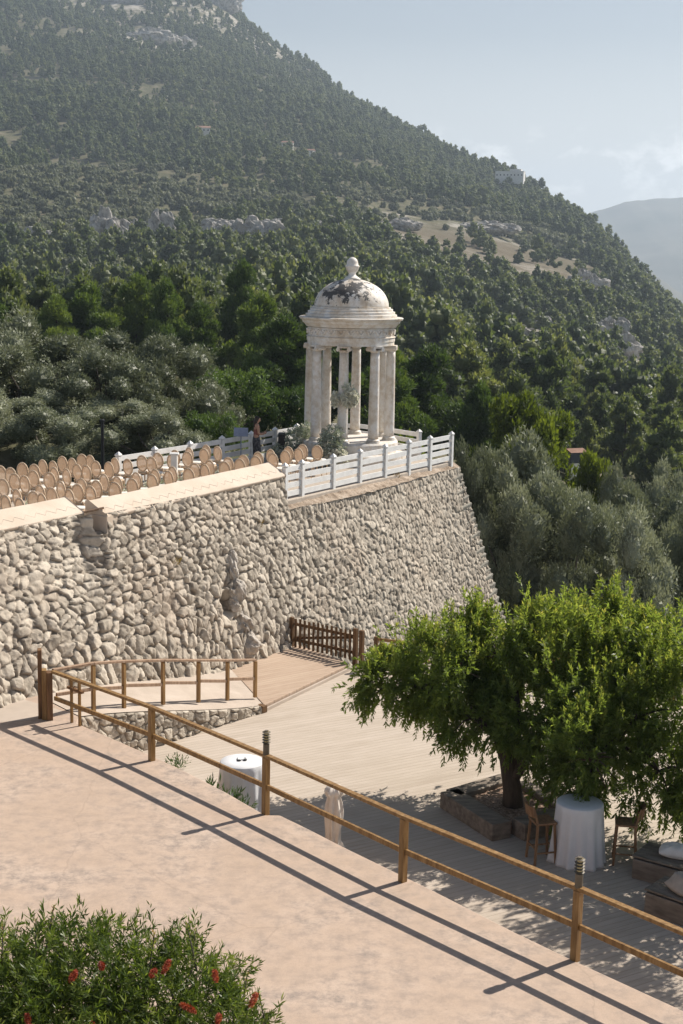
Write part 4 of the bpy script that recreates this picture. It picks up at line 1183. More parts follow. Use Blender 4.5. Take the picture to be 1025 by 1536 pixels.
def masses(cl, k, r, nz=6, na=9):
    """rough inner leaf masses of a crown, one per clump, as quads"""
    out = []
    th = np.linspace(.0, math.pi, nz + 1); ph = np.linspace(0, 2 * math.pi, na + 1)
    for c in cl:
        T, Pp = np.meshgrid(th, ph, indexing='ij')
        kk = r.uniform(.84, 1.14, T.shape); kk[:, -1] = kk[:, 0]; kk[0] = kk[0, 0]; kk[-1] = kk[-1, 0]
        a0 = r.uniform(0, 6.28)
        X = c[0] + c[3] * k * kk * np.sin(T) * np.cos(Pp + a0); Y = c[1] + c[3] * k * kk * np.sin(T) * np.sin(Pp + a0); Z = c[2] + c[4] * k * kk * np.cos(T)
        G_ = np.stack([X, Y, Z], -1)
        out.append(np.stack([G_[:-1, :-1], G_[1:, :-1], G_[1:, 1:], G_[:-1, 1:]], 2).reshape(-1, 4, 3))
    return np.concatenate(out)

def tree_proto(name, kind, seed, H, W_, n_leaf, leaf, mat, barkm, link=True, parts=True, mass=.7):
    """crown and trunk meshes, base at the origin; returns (crown, trunk)"""
    r = np.random.default_rng(seed)
    cl, tip = [], []
    if kind == 'pine':
        ncl = 26
        for i in range(ncl):
            f = r.random() ** .8
            z = H * (.16 + .76 * f)
            env = W_ / 2 * (1.0 - .75 * max(0, f - .25) ** 1.3 / .75 ** 1.3) * (.8 if f < .12 else 1)
            a = r.uniform(0, 2 * math.pi); d = env * r.uniform(.35, 1.0) * (1 if i % 5 else .2)
            rad_ = r.uniform(.11, .19) * W_ * (1.1 - .35 * f)
            cl.append((d * math.cos(a), d * math.sin(a), z, rad_, rad_ * r.uniform(.7, 1.05)))
        cl.append((0, 0, H * .95, .10 * W_, .12 * W_))
    elif kind == 'olive':
        ncl = 24
        for i in range(ncl):
            a = r.uniform(0, 2 * math.pi); f = r.random()
            z = H * (.16 + .70 * f)
            env = W_ / 2 * math.sqrt(max(.05, 1 - ((f - .40) / .68) ** 2))
            d = env * r.uniform(.3, .98)
            rad_ = r.uniform(.10, .19) * W_
            cl.append((d * math.cos(a), d * math.sin(a), z, rad_ * .92, rad_ * r.uniform(.72, 1.05)))
    else:
        for i in range(12):
            a = r.uniform(0, 2 * math.pi); d = W_ / 2 * r.uniform(0, .75); z = H * r.uniform(.25, .78)
            rad_ = r.uniform(.18, .28) * W_
            cl.append((d * math.cos(a), d * math.sin(a), z, rad_, rad_ * .8))
    cl = np.array(cl)
    w = cl[:, 3] ** 2; w /= w.sum()
    ci = r.choice(len(cl), n_leaf, p=w)
    off = in_ball(n_leaf, r, .72 if kind == 'olive' else .58)
    # lumpy clump outline
    lum = 1 + (.5 if kind == 'olive' else .3) * vnoise(off[:, 0] * 2 + ci * 3.1, off[:, 1] * 2 + off[:, 2] * 1.5, 1.3, 3, seed)
    P = cl[ci, :3] + off * np.stack([cl[ci, 3], cl[ci, 3], cl[ci, 4]], -1) * lum[:, None]
    Dr = off * .7 + r.normal(size=(n_leaf, 3)) * .55
    Dr[:, 2] += .9 if kind == 'pine' else (.55 if kind == 'olive' else .4)
    sc = r.uniform(.65, 1.3, n_leaf)
    Q = leaves(P, Dr, leaf[0] * sc, leaf[1] * sc, r)
    cr_ = r.random(len(cl))
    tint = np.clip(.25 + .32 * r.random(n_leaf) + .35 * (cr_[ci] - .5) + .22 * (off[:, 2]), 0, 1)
    if mass:
        MQ = masses(cl, mass, r, 9, 13) if n_leaf > 1000 else masses(cl, mass, r)
        per = len(MQ) // len(cl)
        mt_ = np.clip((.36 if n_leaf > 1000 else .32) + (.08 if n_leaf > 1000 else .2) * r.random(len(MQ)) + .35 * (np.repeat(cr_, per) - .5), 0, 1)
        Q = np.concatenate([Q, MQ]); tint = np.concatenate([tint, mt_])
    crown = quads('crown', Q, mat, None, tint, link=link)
    mb = MB()
    tips = []
    order = r.permutation(len(cl))[:9]
    tr = .035 * H ** .9 * .8 if kind == 'pine' else .05 * H ** .9 * .8
    if kind == 'pine':
        lean = r.normal(size=2) * .03 * H
        mb.tube([(0, 0, -.6), (lean[0] * .4, lean[1] * .4, H * .3), (lean[0], lean[1], H * .65), (lean[0], lean[1], H * .92)], [tr * 1.1, tr * .8, tr * .5, tr * .1], 8)
        for k in order: limb_tubes(mb, (lean[0] * .5, lean[1] * .5, cl[k, 2] * .75), [((cl[k, 0], cl[k, 1], cl[k, 2]), tr * .35)], tr, r)
    else:
        hb = H * (.22 if kind == 'olive' else .08)
        mb.tube([(0, 0, -.6), (.02 * H, .01 * H, hb * .5), (0, .02 * H, hb * 1.05)], [tr * 1.5, tr * 1.1, tr * .9], 9)
        for k in order: limb_tubes(mb, (0, .02 * H, hb), [((cl[k, 0], cl[k, 1], cl[k, 2]), tr * .5)], tr, r)
    me = bpy.data.meshes.new('trunk'); me.from_pydata(mb.v, [], mb.f); me.materials.append(barkm)
    trunk = bpy.data.objects.new('trunk', me)
    if link: COL.objects.link(trunk)
    return crown, trunk

def tree_thing(name, label, cat, proto, x, y, z, sx_, sz_, rz, group=None):
    """a tree of its own sharing the crown and trunk meshes of its kind"""
    t = thing(name, label, cat, (x, y, z), rz, group)
    t.scale = (sx_, sx_, sz_)
    for src in proto:
        c = src.copy(); COL.objects.link(c); c.parent = t
    return t

# ------------------------------------------------------------ near trees around the terrace
OL = [tree_proto('olive', 'olive', 20 + i, 6.0, 6.2, 26000, (.17, .055), M['olive_leaf'], M['bark_grey'], link=False, mass=.66) for i in range(3)]
PI_ = [tree_proto('pine', 'pine', 40 + i, 10.0, 7.0, 20000, (.40, .105), M['pine_leaf'], M['bark'], link=False, mass=.42) for i in range(3)]
SH = tree_proto('shrub', 'olive', 60, 3.2, 4.2, 13000, (.13, .055), M['shrub_leaf'], M['bark'], link=False, mass=.5)
LI = tree_proto('lime', 'olive', 63, 6.0, 5.0, 9000, (.26, .12), M['lime_leaf'], M['bark'], link=False, mass=.4)
olive = [(-14.4, 62, 4.5, 5.5, 'grey-green olive tree at the left edge behind the chairs'), (-11.9, 66, 4.8, 6.8, 'broad silvery olive tree behind the thin black pole'), (-8.1, 64, 4.9, 5.7, 'dense grey olive tree behind the start of the white fence'),
         (-12.4, 58, 2.2, 4.2, 'low olive behind the left rows of chairs'), (-9.2, 59, 2.2, 4.4, 'low olive tree right of the thin black pole'), (-16.2, 60, 3.7, 4.8, 'olive tree mostly cut off by the left edge'), (-6.5, 66, 3.4, 3.7, 'small olive tree left of the dark green shrubs'),
         (-14.8, 55.5, 3.2, 4.6, 'nearest olive behind the left end of the chair rows'), (-11.0, 54.5, 2.6, 4.4, 'low olive just left of the thin black pole'), (-7.6, 55.5, 2.5, 4.2, 'low olive right behind the first white fence post'), (-10.0, 61, 4.2, 5.2, 'rounded olive in the gap between the two broad olives'), (-16.5, 66, 5.2, 5.6, 'taller olive at the upper left edge of the grove'),
         (7.1, 60, 8.2, 6.5, 'large grey-green olive tree just right of the wall corner'), (11.1, 64, 6.9, 5.4, 'olive tree behind the large one right of the wall'), (14.4, 67, 7.4, 5.7, 'olive tree low at the right edge above the green tree'), (15.2, 62, 8.2, 4.7, 'olive tree cut off by the right edge'),
         (5.5, 58, 7.3, 2.9, 'slim olive tree touching the wall corner'), (8.3, 53, 6.5, 4.6, 'shaded olive tree directly above the top of the green tree'), (11.1, 53, 6.8, 4.2, 'olive tree above the right part of the green tree'), (7.4, 56, 7.3, 4.6, 'dark olive tree beside the sloping wall edge'), (14.1, 55, 7.5, 4.2, 'lowest olive tree at the right edge'),
         (15.7, 80, 7.7, 4.4, 'olive tree beyond the nearer ones at the right'), (19.9, 85, 9.1, 5.4, 'farthest olive of the near grove at the right edge')]
for i, (x, y, h, w, lab) in enumerate(olive):
    tree_thing('olive_tree', lab, 'olive tree', OL[i % 3], x, y, g1(x, y) - .1, w / 6.2, h / 5.7, i * 1.9, 'olive trees around the terrace')
for x, y, h, w, lab in [(-5.8, 74, 3.6, 5.0, 'dark green bush left of the temple behind the fence'), (-3.2, 76, 3.4, 4.0, 'greyer bush next to the temple columns, behind the fence'), (-5.6, 60, 2.2, 3.0, 'low bush behind the white fence and the standing person')]:
    tree_thing('bush', lab, 'bush', SH, x, y, g1(x, y) - .1, w / 4.2, h / 2.9, x, 'bushes behind the white fence')
for x, y, h, w, lab in [(10.3, 88, 8.6, 5.0, 'bright yellow-green tree above the large olive at the right'), (13.0, 88, 8.6, 4.4, 'second bright green tree, right of the yellow-green one'), (14.4, 82, 7.3, 2.8, 'small rounded lime green tree by the little red roof'), (2.6, 58, 5.6, 1.6, 'little bright bush peeping out beside the temple base')]:
    tree_thing('broadleaf_tree', lab, 'tree', LI, x, y, g1(x, y) - .1, w / 5.0, h / 5.6, x, 'bright green trees below the slope')
pine = [(6.9, 112, 10.2, 9.5, 'large dark rounded pine right of the temple'), (1.1, 108, 8.5, 7.6, 'pine seen between the temple columns'), (-4.3, 104, 7.9, 7.3, 'tall pine just left of the temple'), (-11.1, 155, 13.2, 7.4, 'dark round-topped pine standing above its neighbours, left of the dome'),
        (-7.4, 128, 9.8, 7.8, 'bright-tipped pine left of the temple dome'), (-17.7, 142, 10.4, 6.3, 'pointed pine above the middle of the olives'), (-21.1, 145, 10.7, 7.1, 'pine left of the pointed one above the olives'), (-25.3, 142, 9.3, 7.7, 'broad pine above the left olives'),
        (-27.8, 138, 7.9, 6.8, 'lower pine at the left end of the pine row'), (-13.0, 128, 8.1, 5.7, 'small pine between the pointed pine and the dome'), (10.0, 104, 8.8, 5.6, 'pine right of the large dark rounded one'), (-2.6, 114, 9.1, 5.9, 'pine touching the left edge of the dome'),
        (4.0, 118, 8.9, 6.1, 'pine at the right edge of the cornice'), (-35.0, 140, 7.5, 7.2, 'pine cut off by the left edge'), (-1.1, 130, 9.7, 6.1, 'pine directly behind the dome'), (3.6, 104, 7.2, 6.6, 'pine filling the gap behind the right columns')]
for i, (x, y, h, w, lab) in enumerate(pine):
    tree_thing('pine_tree', lab, 'pine tree', PI_[i % 3], x, y, g1(x, y) - .2, w / 7.0, h / 10.0, i * 2.3, 'pines below the mountainside')

# ------------------------------------------------------------ hillside trees: the nearest as things, the rest as one forest
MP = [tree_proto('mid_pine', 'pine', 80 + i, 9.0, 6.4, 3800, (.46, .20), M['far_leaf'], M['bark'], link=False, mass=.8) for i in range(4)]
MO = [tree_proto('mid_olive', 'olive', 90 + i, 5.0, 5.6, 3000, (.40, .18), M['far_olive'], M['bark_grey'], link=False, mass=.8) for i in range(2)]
rk_list = [(-137, 640, 12, 8, 'brown-grey rock face far left on the wooded slope'), (-109, 650, 17, 14, 'pale rock face left of the middle crags'), (-84, 652, 15, 13, 'white streaked cliff below the olive groves'), (-96, 660, 11, 9, 'shaded crag between two pale cliffs'), (-58, 655, 14, 11, 'crag left of the largest pale rock'),
           (-40, 655, 25, 13, 'largest pale grey rock crag on the middle slope'), (-31, 742, 18, 6, 'pale rock ledge above the largest crag'), (-8, 742, 13, 5, 'small pale rock ledge toward the dome'), (29, 800, 20, 6, 'rock band right of the dome on the slope'), (-62, 700, 14, 6, 'rock ledge above the crags'),
           (-240, 1752, 60, 24, 'bluish white cliff high on the mountain'), (-205, 1780, 34, 18, 'smaller pale cliff right of the high bluish one'), (117, 700, 18, 9, 'grey boulder group below the ridge at the right'), (51, 425, 8, 3.5, 'pale boulders among pines right of the temple'), (58, 470, 10, 4, 'rock slab among pines lower right'), (98, 500, 11, 7, 'pale rock face near the right edge'), (104, 560, 12, 8, 'steep pale crag at the right edge'), (88, 905, 34, 8, 'long rock band below the white house'),
           (-300, 1960, 50, 34, 'grey cliff near the top left of the mountain'), (-195, 2080, 70, 40, 'grey cliff under the summit'), (72, 520, 9, 4, 'low pale outcrop among pines right of the cornice')]

def clear_of_crags(x, y):
    k = np.ones(len(x), bool)
    for cx, cy, w, h, _ in rk_list:
        k &= ~((np.abs(x / y - cx / cy) * cy < w * .60) & (y > cy - min(34 + .03 * cy, 58)) & (y < cy + 4))
    return k
NS = 90000
aa = rng.uniform(-.285, .285, NS)
# uniform over area: distance density ~ d
dd_ = np.sqrt(rng.uniform(145 ** 2, 2600 ** 2, NS))
xx = aa * dd_; yy = dd_
zz, qq = ground(xx, yy)
spc = 1.0
dens = .60 + .95 * vnoise(xx, yy, 1 / 55., 4, 11)
bare = bare_at(xx, yy); rocky = rocky_at(xx, yy)
# terraced olive groves in the middle of the slope
oliveness = 1.4 * blob(xx, yy, -190, 760, 130, 230) + 1.0 * blob(xx, yy, 60, 930, 120, 80) + .9 * blob(xx, yy, -60, 260, 26, 70) + .5 * blob(xx, yy, -100, 480, 60, 110) + .5 * vnoise(xx, yy, 1 / 90., 3, 15)
keep = (qq < 1.03) & (rng.random(NS) < dens * (1 - .93 * np.clip(bare * 1.4, 0, 1)) * (1 - .55 * rocky))
keep &= (rng.random(NS) < np.where(dd_ < 500, 1.0, .85))
keep &= clear_of_crags(xx, yy)
xx, yy, zz, dd_, ol = xx[keep], yy[keep], zz[keep], dd_[keep], oliveness[keep] > .55
# the density needed close by is higher than uniform sampling gives
n2 = 2600
a2 = rng.uniform(-.27, .27, n2); d2 = np.sqrt(rng.uniform(145 ** 2, 700 ** 2, n2)); x2, y2 = a2 * d2, d2
z2_, q2_ = ground(x2, y2)
k2 = rng.random(n2) < (1 - .95 * np.clip(bare_at(x2, y2) * 1.4, 0, 1)) * (1 - .6 * rocky_at(x2, y2)) * .8
k2 &= clear_of_crags(x2, y2)
ol2 = (1.4 * blob(x2, y2, -190, 760, 130, 230) + .9 * blob(x2, y2, -60, 260, 26, 70) + .5 * blob(x2, y2, -100, 480, 60, 110) + .5 * vnoise(x2, y2, 1 / 90., 3, 15)) > .55
xx = np.concatenate([xx, x2[k2]]); yy = np.concatenate([yy, y2[k2]]); zz = np.concatenate([zz, z2_[k2]]); dd_ = np.concatenate([dd_, d2[k2]]); ol = np.concatenate([ol, ol2[k2]])
order = np.argsort(dd_)
xx, yy, zz, dd_, ol = xx[order], yy[order], zz[order], dd_[order], ol[order]
# no two trunks in the same spot
cellk = {}
ok = np.ones(len(xx), bool)
for i in range(len(xx)):
    s = 3.8 if dd_[i] < 900 else 4.6
    k = (int(xx[i] // s), int(yy[i] // (s * 1.1)))
    if k in cellk: ok[i] = False
    else: cellk[k] = 1
xx, yy, zz, dd_, ol = xx[ok], yy[ok], zz[ok], dd_[ok], ol[ok]
sc_ = (.50 + .85 * rng.random(len(xx)) ** 1.5) * (1 + .10 * vnoise(xx, yy, 1 / 70., 2, 4)); sq_ = rng.uniform(.82, 1.2, len(xx))
rot_ = rng.uniform(0, 6.28, len(xx)); var_ = rng.integers(0, 4, len(xx))
NEAR_P, NEAR_O = 190, 90
ip = [i for i in range(len(xx)) if not ol[i] and abs(xx[i] / yy[i]) < .255][:NEAR_P]
io = [i for i in range(len(xx)) if ol[i] and abs(xx[i] / yy[i]) < .255][:NEAR_O]
for i in ip:
    tree_thing('pine_tree', 'dark green pine in the mixed wood on the lower hillside', 'pine tree', MP[var_[i]], xx[i], yy[i], zz[i] - .3, sc_[i] / sq_[i] ** .5, sc_[i] * sq_[i], rot_[i], 'pines of the lower hillside')
for i in io:
    tree_thing('olive_tree', 'small grey-green olive among the pines on the lower hillside', 'olive tree', MO[var_[i] % 2], xx[i], yy[i], zz[i] - .3, sc_[i] * 1.0, sc_[i] * .95, rot_[i], 'olives of the lower hillside')
far_i = np.ones(len(xx), bool); far_i[ip] = False; far_i[io] = False

def lowpoly(kind, seed, H, W_, n, leaf, mat): return tree_proto('far', kind, seed, H, W_, n, leaf, mat, M['bark'], link=False, mass=.95)[0]
def forest(name, sel, protos, label):
    me = bpy.data.meshes.new(name)
    n = int(sel.sum())
    V = np.stack([xx[sel], yy[sel], zz[sel] - .4], -1).astype(np.float32)
    me.vertices.add(n); me.vertices.foreach_set('co', V.ravel())
    for an, av in (('scl', sc_[sel]), ('sqs', sq_[sel]), ('rot', rot_[sel])):
        at = me.attributes.new(an, 'FLOAT', 'POINT'); at.data.foreach_set('value', av.astype(np.float32))
    at = me.attributes.new('pick', 'INT', 'POINT'); at.data.foreach_set('value', (var_[sel] % len(protos)).astype(np.int32))
    o = bpy.data.objects.new(name, me); COL.objects.link(o)
    pc = bpy.data.collections.new(name + '_kinds')
    for p in protos: pc.objects.link(p)
    ng = bpy.data.node_groups.new(name, 'GeometryNodeTree')
    ng.interface.new_socket('Geometry', in_out='INPUT', socket_type='NodeSocketGeometry')
    ng.interface.new_socket('Geometry', in_out='OUTPUT', socket_type='NodeSocketGeometry')
    N = ng.nodes.new; Lk = ng.links.new
    gi, go = N('NodeGroupInput'), N('NodeGroupOutput')
    ci = N('GeometryNodeCollectionInfo'); ci.inputs['Collection'].default_value = pc; ci.inputs['Separate Children'].default_value = True; ci.inputs['Reset Children'].default_value = True
    ip_ = N('GeometryNodeInstanceOnPoints'); ip_.inputs['Pick Instance'].default_value = True
    def attr(nm, ty='FLOAT'):
        a = N('GeometryNodeInputNamedAttribute'); a.data_type = ty; a.inputs['Name'].default_value = nm
        return a.outputs['Attribute']
    Lk(gi.outputs[0], ip_.inputs['Points']); Lk(ci.outputs[0], ip_.inputs['Instance']); Lk(attr('pick', 'INT'), ip_.inputs['Instance Index'])
    cx = N('ShaderNodeCombineXYZ'); Lk(attr('rot'), cx.inputs['Z'])
    e2r = N('FunctionNodeEulerToRotation'); Lk(cx.outputs[0], e2r.inputs[0]); Lk(e2r.outputs[0], ip_.inputs['Rotation'])
    cs = N('ShaderNodeCombineXYZ')
    mz = N('ShaderNodeMath'); mz.operation = 'MULTIPLY'; Lk(attr('scl'), mz.inputs[0]); Lk(attr('sqs'), mz.inputs[1])
    sa = attr('scl'); Lk(sa, cs.inputs['X']); Lk(sa, cs.inputs['Y']); Lk(mz.outputs[0], cs.inputs['Z'])
    Lk(cs.outputs[0], ip_.inputs['Scale']); Lk(ip_.outputs[0], go.inputs[0])
    md = o.modifiers.new('trees', 'NODES'); md.node_group = ng
    return tag(o, label, kind='stuff')
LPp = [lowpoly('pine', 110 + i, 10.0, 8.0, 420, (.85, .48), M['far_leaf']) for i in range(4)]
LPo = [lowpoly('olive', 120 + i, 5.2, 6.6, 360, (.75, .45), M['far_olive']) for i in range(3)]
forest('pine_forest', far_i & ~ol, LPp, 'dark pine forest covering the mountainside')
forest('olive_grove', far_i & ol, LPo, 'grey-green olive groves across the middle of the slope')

# ------------------------------------------------------------ cliffs, rocks, houses on the slope
for i, (x, y, w, h, lab) in enumerate(rk_list):
    z = g1(x, y)
    prt = []
    rr2 = np.random.default_rng(300 + i)
    for k in range(7):
        f = (k + .5) / 7 * 2 - 1
        hk = 1.25 * h * (1 - .5 * abs(f)) * rr2.uniform(.55, 1.0)
        prt.append(((f * w * .46 + rr2.normal() * w * .03, rr2.normal() * w * .08, hk * .12), (w * .22 * rr2.uniform(.8, 1.4), w * .18, hk * .56), int(rr2.integers(1, 60))))
    o = lumps('rock_crag', prt, M['crag'], rough=.6)
    o.location = (x, y, z + (.30 * h if y < 1000 else 0))
    tag(o, lab, 'rock crag', 'rock crags on the mountainside')

M['house_white'] = nmat('white_render', [(.3, (.62, .60, .57)), (.7, (.76, .74, .71))], .6, .8)
M['roof_tile'] = nmat('terracotta_tiles', [(.3, (.22, .125, .09)), (.7, (.31, .19, .14))], 3, .9, .4)
M['pane'] = nmat('dark_glass', [(.3, (.02, .025, .03)), (.7, (.05, .055, .06))], 2, .15)
def house(label, x, y, w, d, h, rz, flat=False, zoff=0):
    t = thing('house', label, 'house', (x, y, g1(x, y) + zoff), rz)
    MB().box((0, 0, h / 2 - 2), (w, d, h + 4)).build('wall', M['house_white'], t)
    if flat:
        MB().box((0, 0, h + .15), (w + .5, d + .5, .3)).build('roof', M['house_white'], t)
        MB().box((w * .2, 0, h + 1.2), (w * .4, d * .7, 2.0)).build('upper_storey', M['house_white'], t)
    else:
        MB().add([(-w / 2 - .4, -d / 2 - .5, h - .1), (w / 2 + .4, -d / 2 - .5, h - .1), (w / 2 + .4, 0, h + d * .22), (-w / 2 - .4, 0, h + d * .22), (-w / 2 - .4, d / 2 + .5, h - .1), (w / 2 + .4, d / 2 + .5, h - .1)],
                 [(0, 1, 2, 3), (3, 2, 5, 4), (0, 3, 4), (1, 5, 2), (0, 4, 5, 1)]).build('roof', M['roof_tile'], t)
    nw = max(2, int(w / 3))
    for k in range(nw):
        xk = -w / 2 + (k + .5) * w / nw
        MB().box((xk, -d / 2 - .02, h * .55), (1.0, .12, 1.3)).build('window', M['pane'], t)
house('small white house with a red roof alone in the forest', -124, 1215, 17, 8, 4.2, .1, zoff=5)
house('tiny pale house right of the red-roofed one', -52, 1235, 9, 6, 3.5, -.2, zoff=5)
house('pale low building just below the tiny forest house', -35, 1225, 12, 6, 3.0, -.3, zoff=4)
house('white flat-roofed villa on the ridge skyline', 149, 1345, 26, 12, 7, -.25, True, zoff=9)
house('little hut with a red tiled roof below the pines at the right', 24.6, 150, 1.3, 1.1, 1.4, .4, zoff=1.9)

# ------------------------------------------------------------ almond tree on the deck
def leafy_tree(name, label, base, lobes, n_sprig, seed, limbs, r0):
    r = np.random.default_rng(seed)
    t = thing(name, label, 'tree', base, 0, 'leafy trees on the deck')
    w = np.array([l[1][0] * l[1][1] + l[1][0] * l[1][2] for l in lobes]); w = w / w.sum()
    ci = r.choice(len(lobes), n_sprig, p=w)
    C_ = np.array([l[0] for l in lobes])[ci]; R_ = np.array([l[1] for l in lobes])[ci]
    # shoots gather in sprays, with gaps between the sprays
    ncl = n_sprig // 30
    cc = r.choice(len(lobes), ncl, p=w); co = in_ball(ncl, r, .60)
    kk = r.integers(0, ncl, n_sprig); ci = cc[kk]
    C_ = np.array([l[0] for l in lobes])[ci]; R_ = np.array([l[1] for l in lobes])[ci]
    co = co * r.uniform(.62, 1.20, (ncl, 1))
    o = co[kk] + r.normal(size=(n_sprig, 3)) * np.array([.15, .15, .25])
    o = o * np.minimum(1, 1.26 / (np.linalg.norm(o, axis=1, keepdims=True) + 1e-9))
    lum = 1 + .36 * vnoise(o[:, 0] * 1.6 + ci * 5.3, o[:, 1] * 1.6 + o[:, 2] * 2.1, 1.5, 3, seed)
    P = C_ + o * R_ * lum[:, None]
    keep = P[:, 2] > -1.0
    P, o, C_ = P[keep], o[keep], C_[keep]
    up = P[:, 2]
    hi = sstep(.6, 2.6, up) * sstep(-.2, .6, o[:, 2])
    Dr = o * .75 + r.normal(size=o.shape) * .35
    Dr[:, 2] += 2.4 * hi - .7 * (1 - hi) * (o[:, 2] < .15)
    L_ = r.uniform(.16, .34, len(P)) * (1 + 1.3 * hi)
    Q, f = sprigs(P, Dr, L_, 22, .105, .032, .75, .25, r)
    fr_ = np.repeat(hi, 22)
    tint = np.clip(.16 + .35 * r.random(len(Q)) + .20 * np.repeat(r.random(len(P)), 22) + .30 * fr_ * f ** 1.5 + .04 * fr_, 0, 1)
    # long upright new shoots standing out of the top
    top = np.flatnonzero((o[:, 2] > .35) & (P[:, 2] > 1.2))
    top = r.choice(top, min(len(top), n_sprig // 6), replace=False)
    D2 = r.normal(size=(len(top), 3)) * .16; D2[:, 2] = 1
    Q2, f2 = sprigs(P[top], D2, r.uniform(.22, .48, len(top)), 34, .085, .026, .55, 0, r)
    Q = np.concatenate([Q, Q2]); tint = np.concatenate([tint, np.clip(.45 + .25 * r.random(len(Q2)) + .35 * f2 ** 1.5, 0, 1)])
    b = np.array(base)
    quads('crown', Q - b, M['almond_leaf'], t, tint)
    mb = MB()
    bv = Vector((0, 0, 0))
    for path, rs in limbs:
        mb.tube([Vector(q) - Vector(base) for q in path], rs, 10)
    # twigs from limb ends to the lobes
    for l in lobes:
        c = Vector(l[0])
        st_ = min((Vector(path[-1]) for path, rs in limbs), key=lambda q: (q - c).length)
        mb.tube([st_ - Vector(base), (st_.lerp(c, .5) + Vector((0, 0, .1))) - Vector(base), c - Vector(base)], [.06, .045, .02], 7)
        for k in range(7):
            e = c + Vector(in_ball(1, r, .7)[0] * np.array(l[1]) * .9)
            mb.tube([c - Vector(base), (c.lerp(e, .5) + Vector((0, 0, .06))) - Vector(base), e - Vector(base)], [.025, .018, .006], 5)
    mb.build('trunk', M['bark'], t, smooth=True)
    return t
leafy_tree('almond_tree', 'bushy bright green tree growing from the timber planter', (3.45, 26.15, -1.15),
           [((4.5, 26.9, 1.35), (1.75, 1.7, 1.2)), ((1.75, 27.3, 1.15), (1.25, 1.15, .72)), ((2.35, 27.1, 1.45), (1.1, 1.1, .8)), ((3.15, 27.2, 1.78), (.95, 1.0, .8)), ((5.4, 26.9, 1.8), (1.15, 1.2, .9)), ((4.3, 27.3, 1.98), (.9, .9, .7)),
            ((4.75, 25.1, .35), (.95, 1.0, .85)), ((3.75, 26.3, .75), (1.1, 1.0, .65)), ((1.05, 27.5, .95), (.72, .8, .42)), ((2.6, 26.4, .75), (.8, .9, .5)), ((5.6, 25.6, 1.1), (1.1, 1.1, 1.1)), ((5.85, 24.6, .42), (.75, .7, .7)), ((4.2, 25.6, .45), (.8, .8, .75)), ((4.6, 24.5, .62), (.72, .65, .72))], 6900, 501,
           [([(3.45, 26.15, -1.35), (3.42, 26.15, -.6), (3.30, 26.2, .0), (3.1, 26.4, .5)], [.24, .19, .16, .12]), ([(3.42, 26.15, -.3), (3.75, 26.2, .25), (4.3, 26.5, .9)], [.15, .12, .07]), ([(3.2, 26.3, .35), (2.5, 26.8, .8), (1.9, 27.2, 1.05)], [.10, .08, .05]), ([(3.42, 26.18, -.1), (3.5, 26.5, .7), (3.4, 27.0, 1.7)], [.13, .10, .06])], .2)
leafy_tree('shade_tree', 'leafy tree hanging into view at the right edge of the deck', (7.0, 23.0, -1.15),
           [((6.65, 25.0, 1.25), (1.3, 1.5, 1.5)), ((6.3, 24.5, .1), (1.0, 1.0, .8)), ((7.6, 24.2, 1.6), (1.5, 1.5, 1.4)), ((7.8, 22.6, 1.7), (1.4, 1.4, 1.0))], 2500, 502,
           [([(7.0, 23.0, -1.35), (7.0, 23.0, -.4), (6.95, 23.2, .3)], [.22, .17, .14]), ([(6.95, 23.2, .2), (6.8, 23.8, .9), (6.7, 24.6, 1.3)], [.12, .09, .05]), ([(6.95, 23.15, .2), (7.3, 23.3, .9), (7.6, 23.8, 1.5)], [.12, .09, .05])], .2)

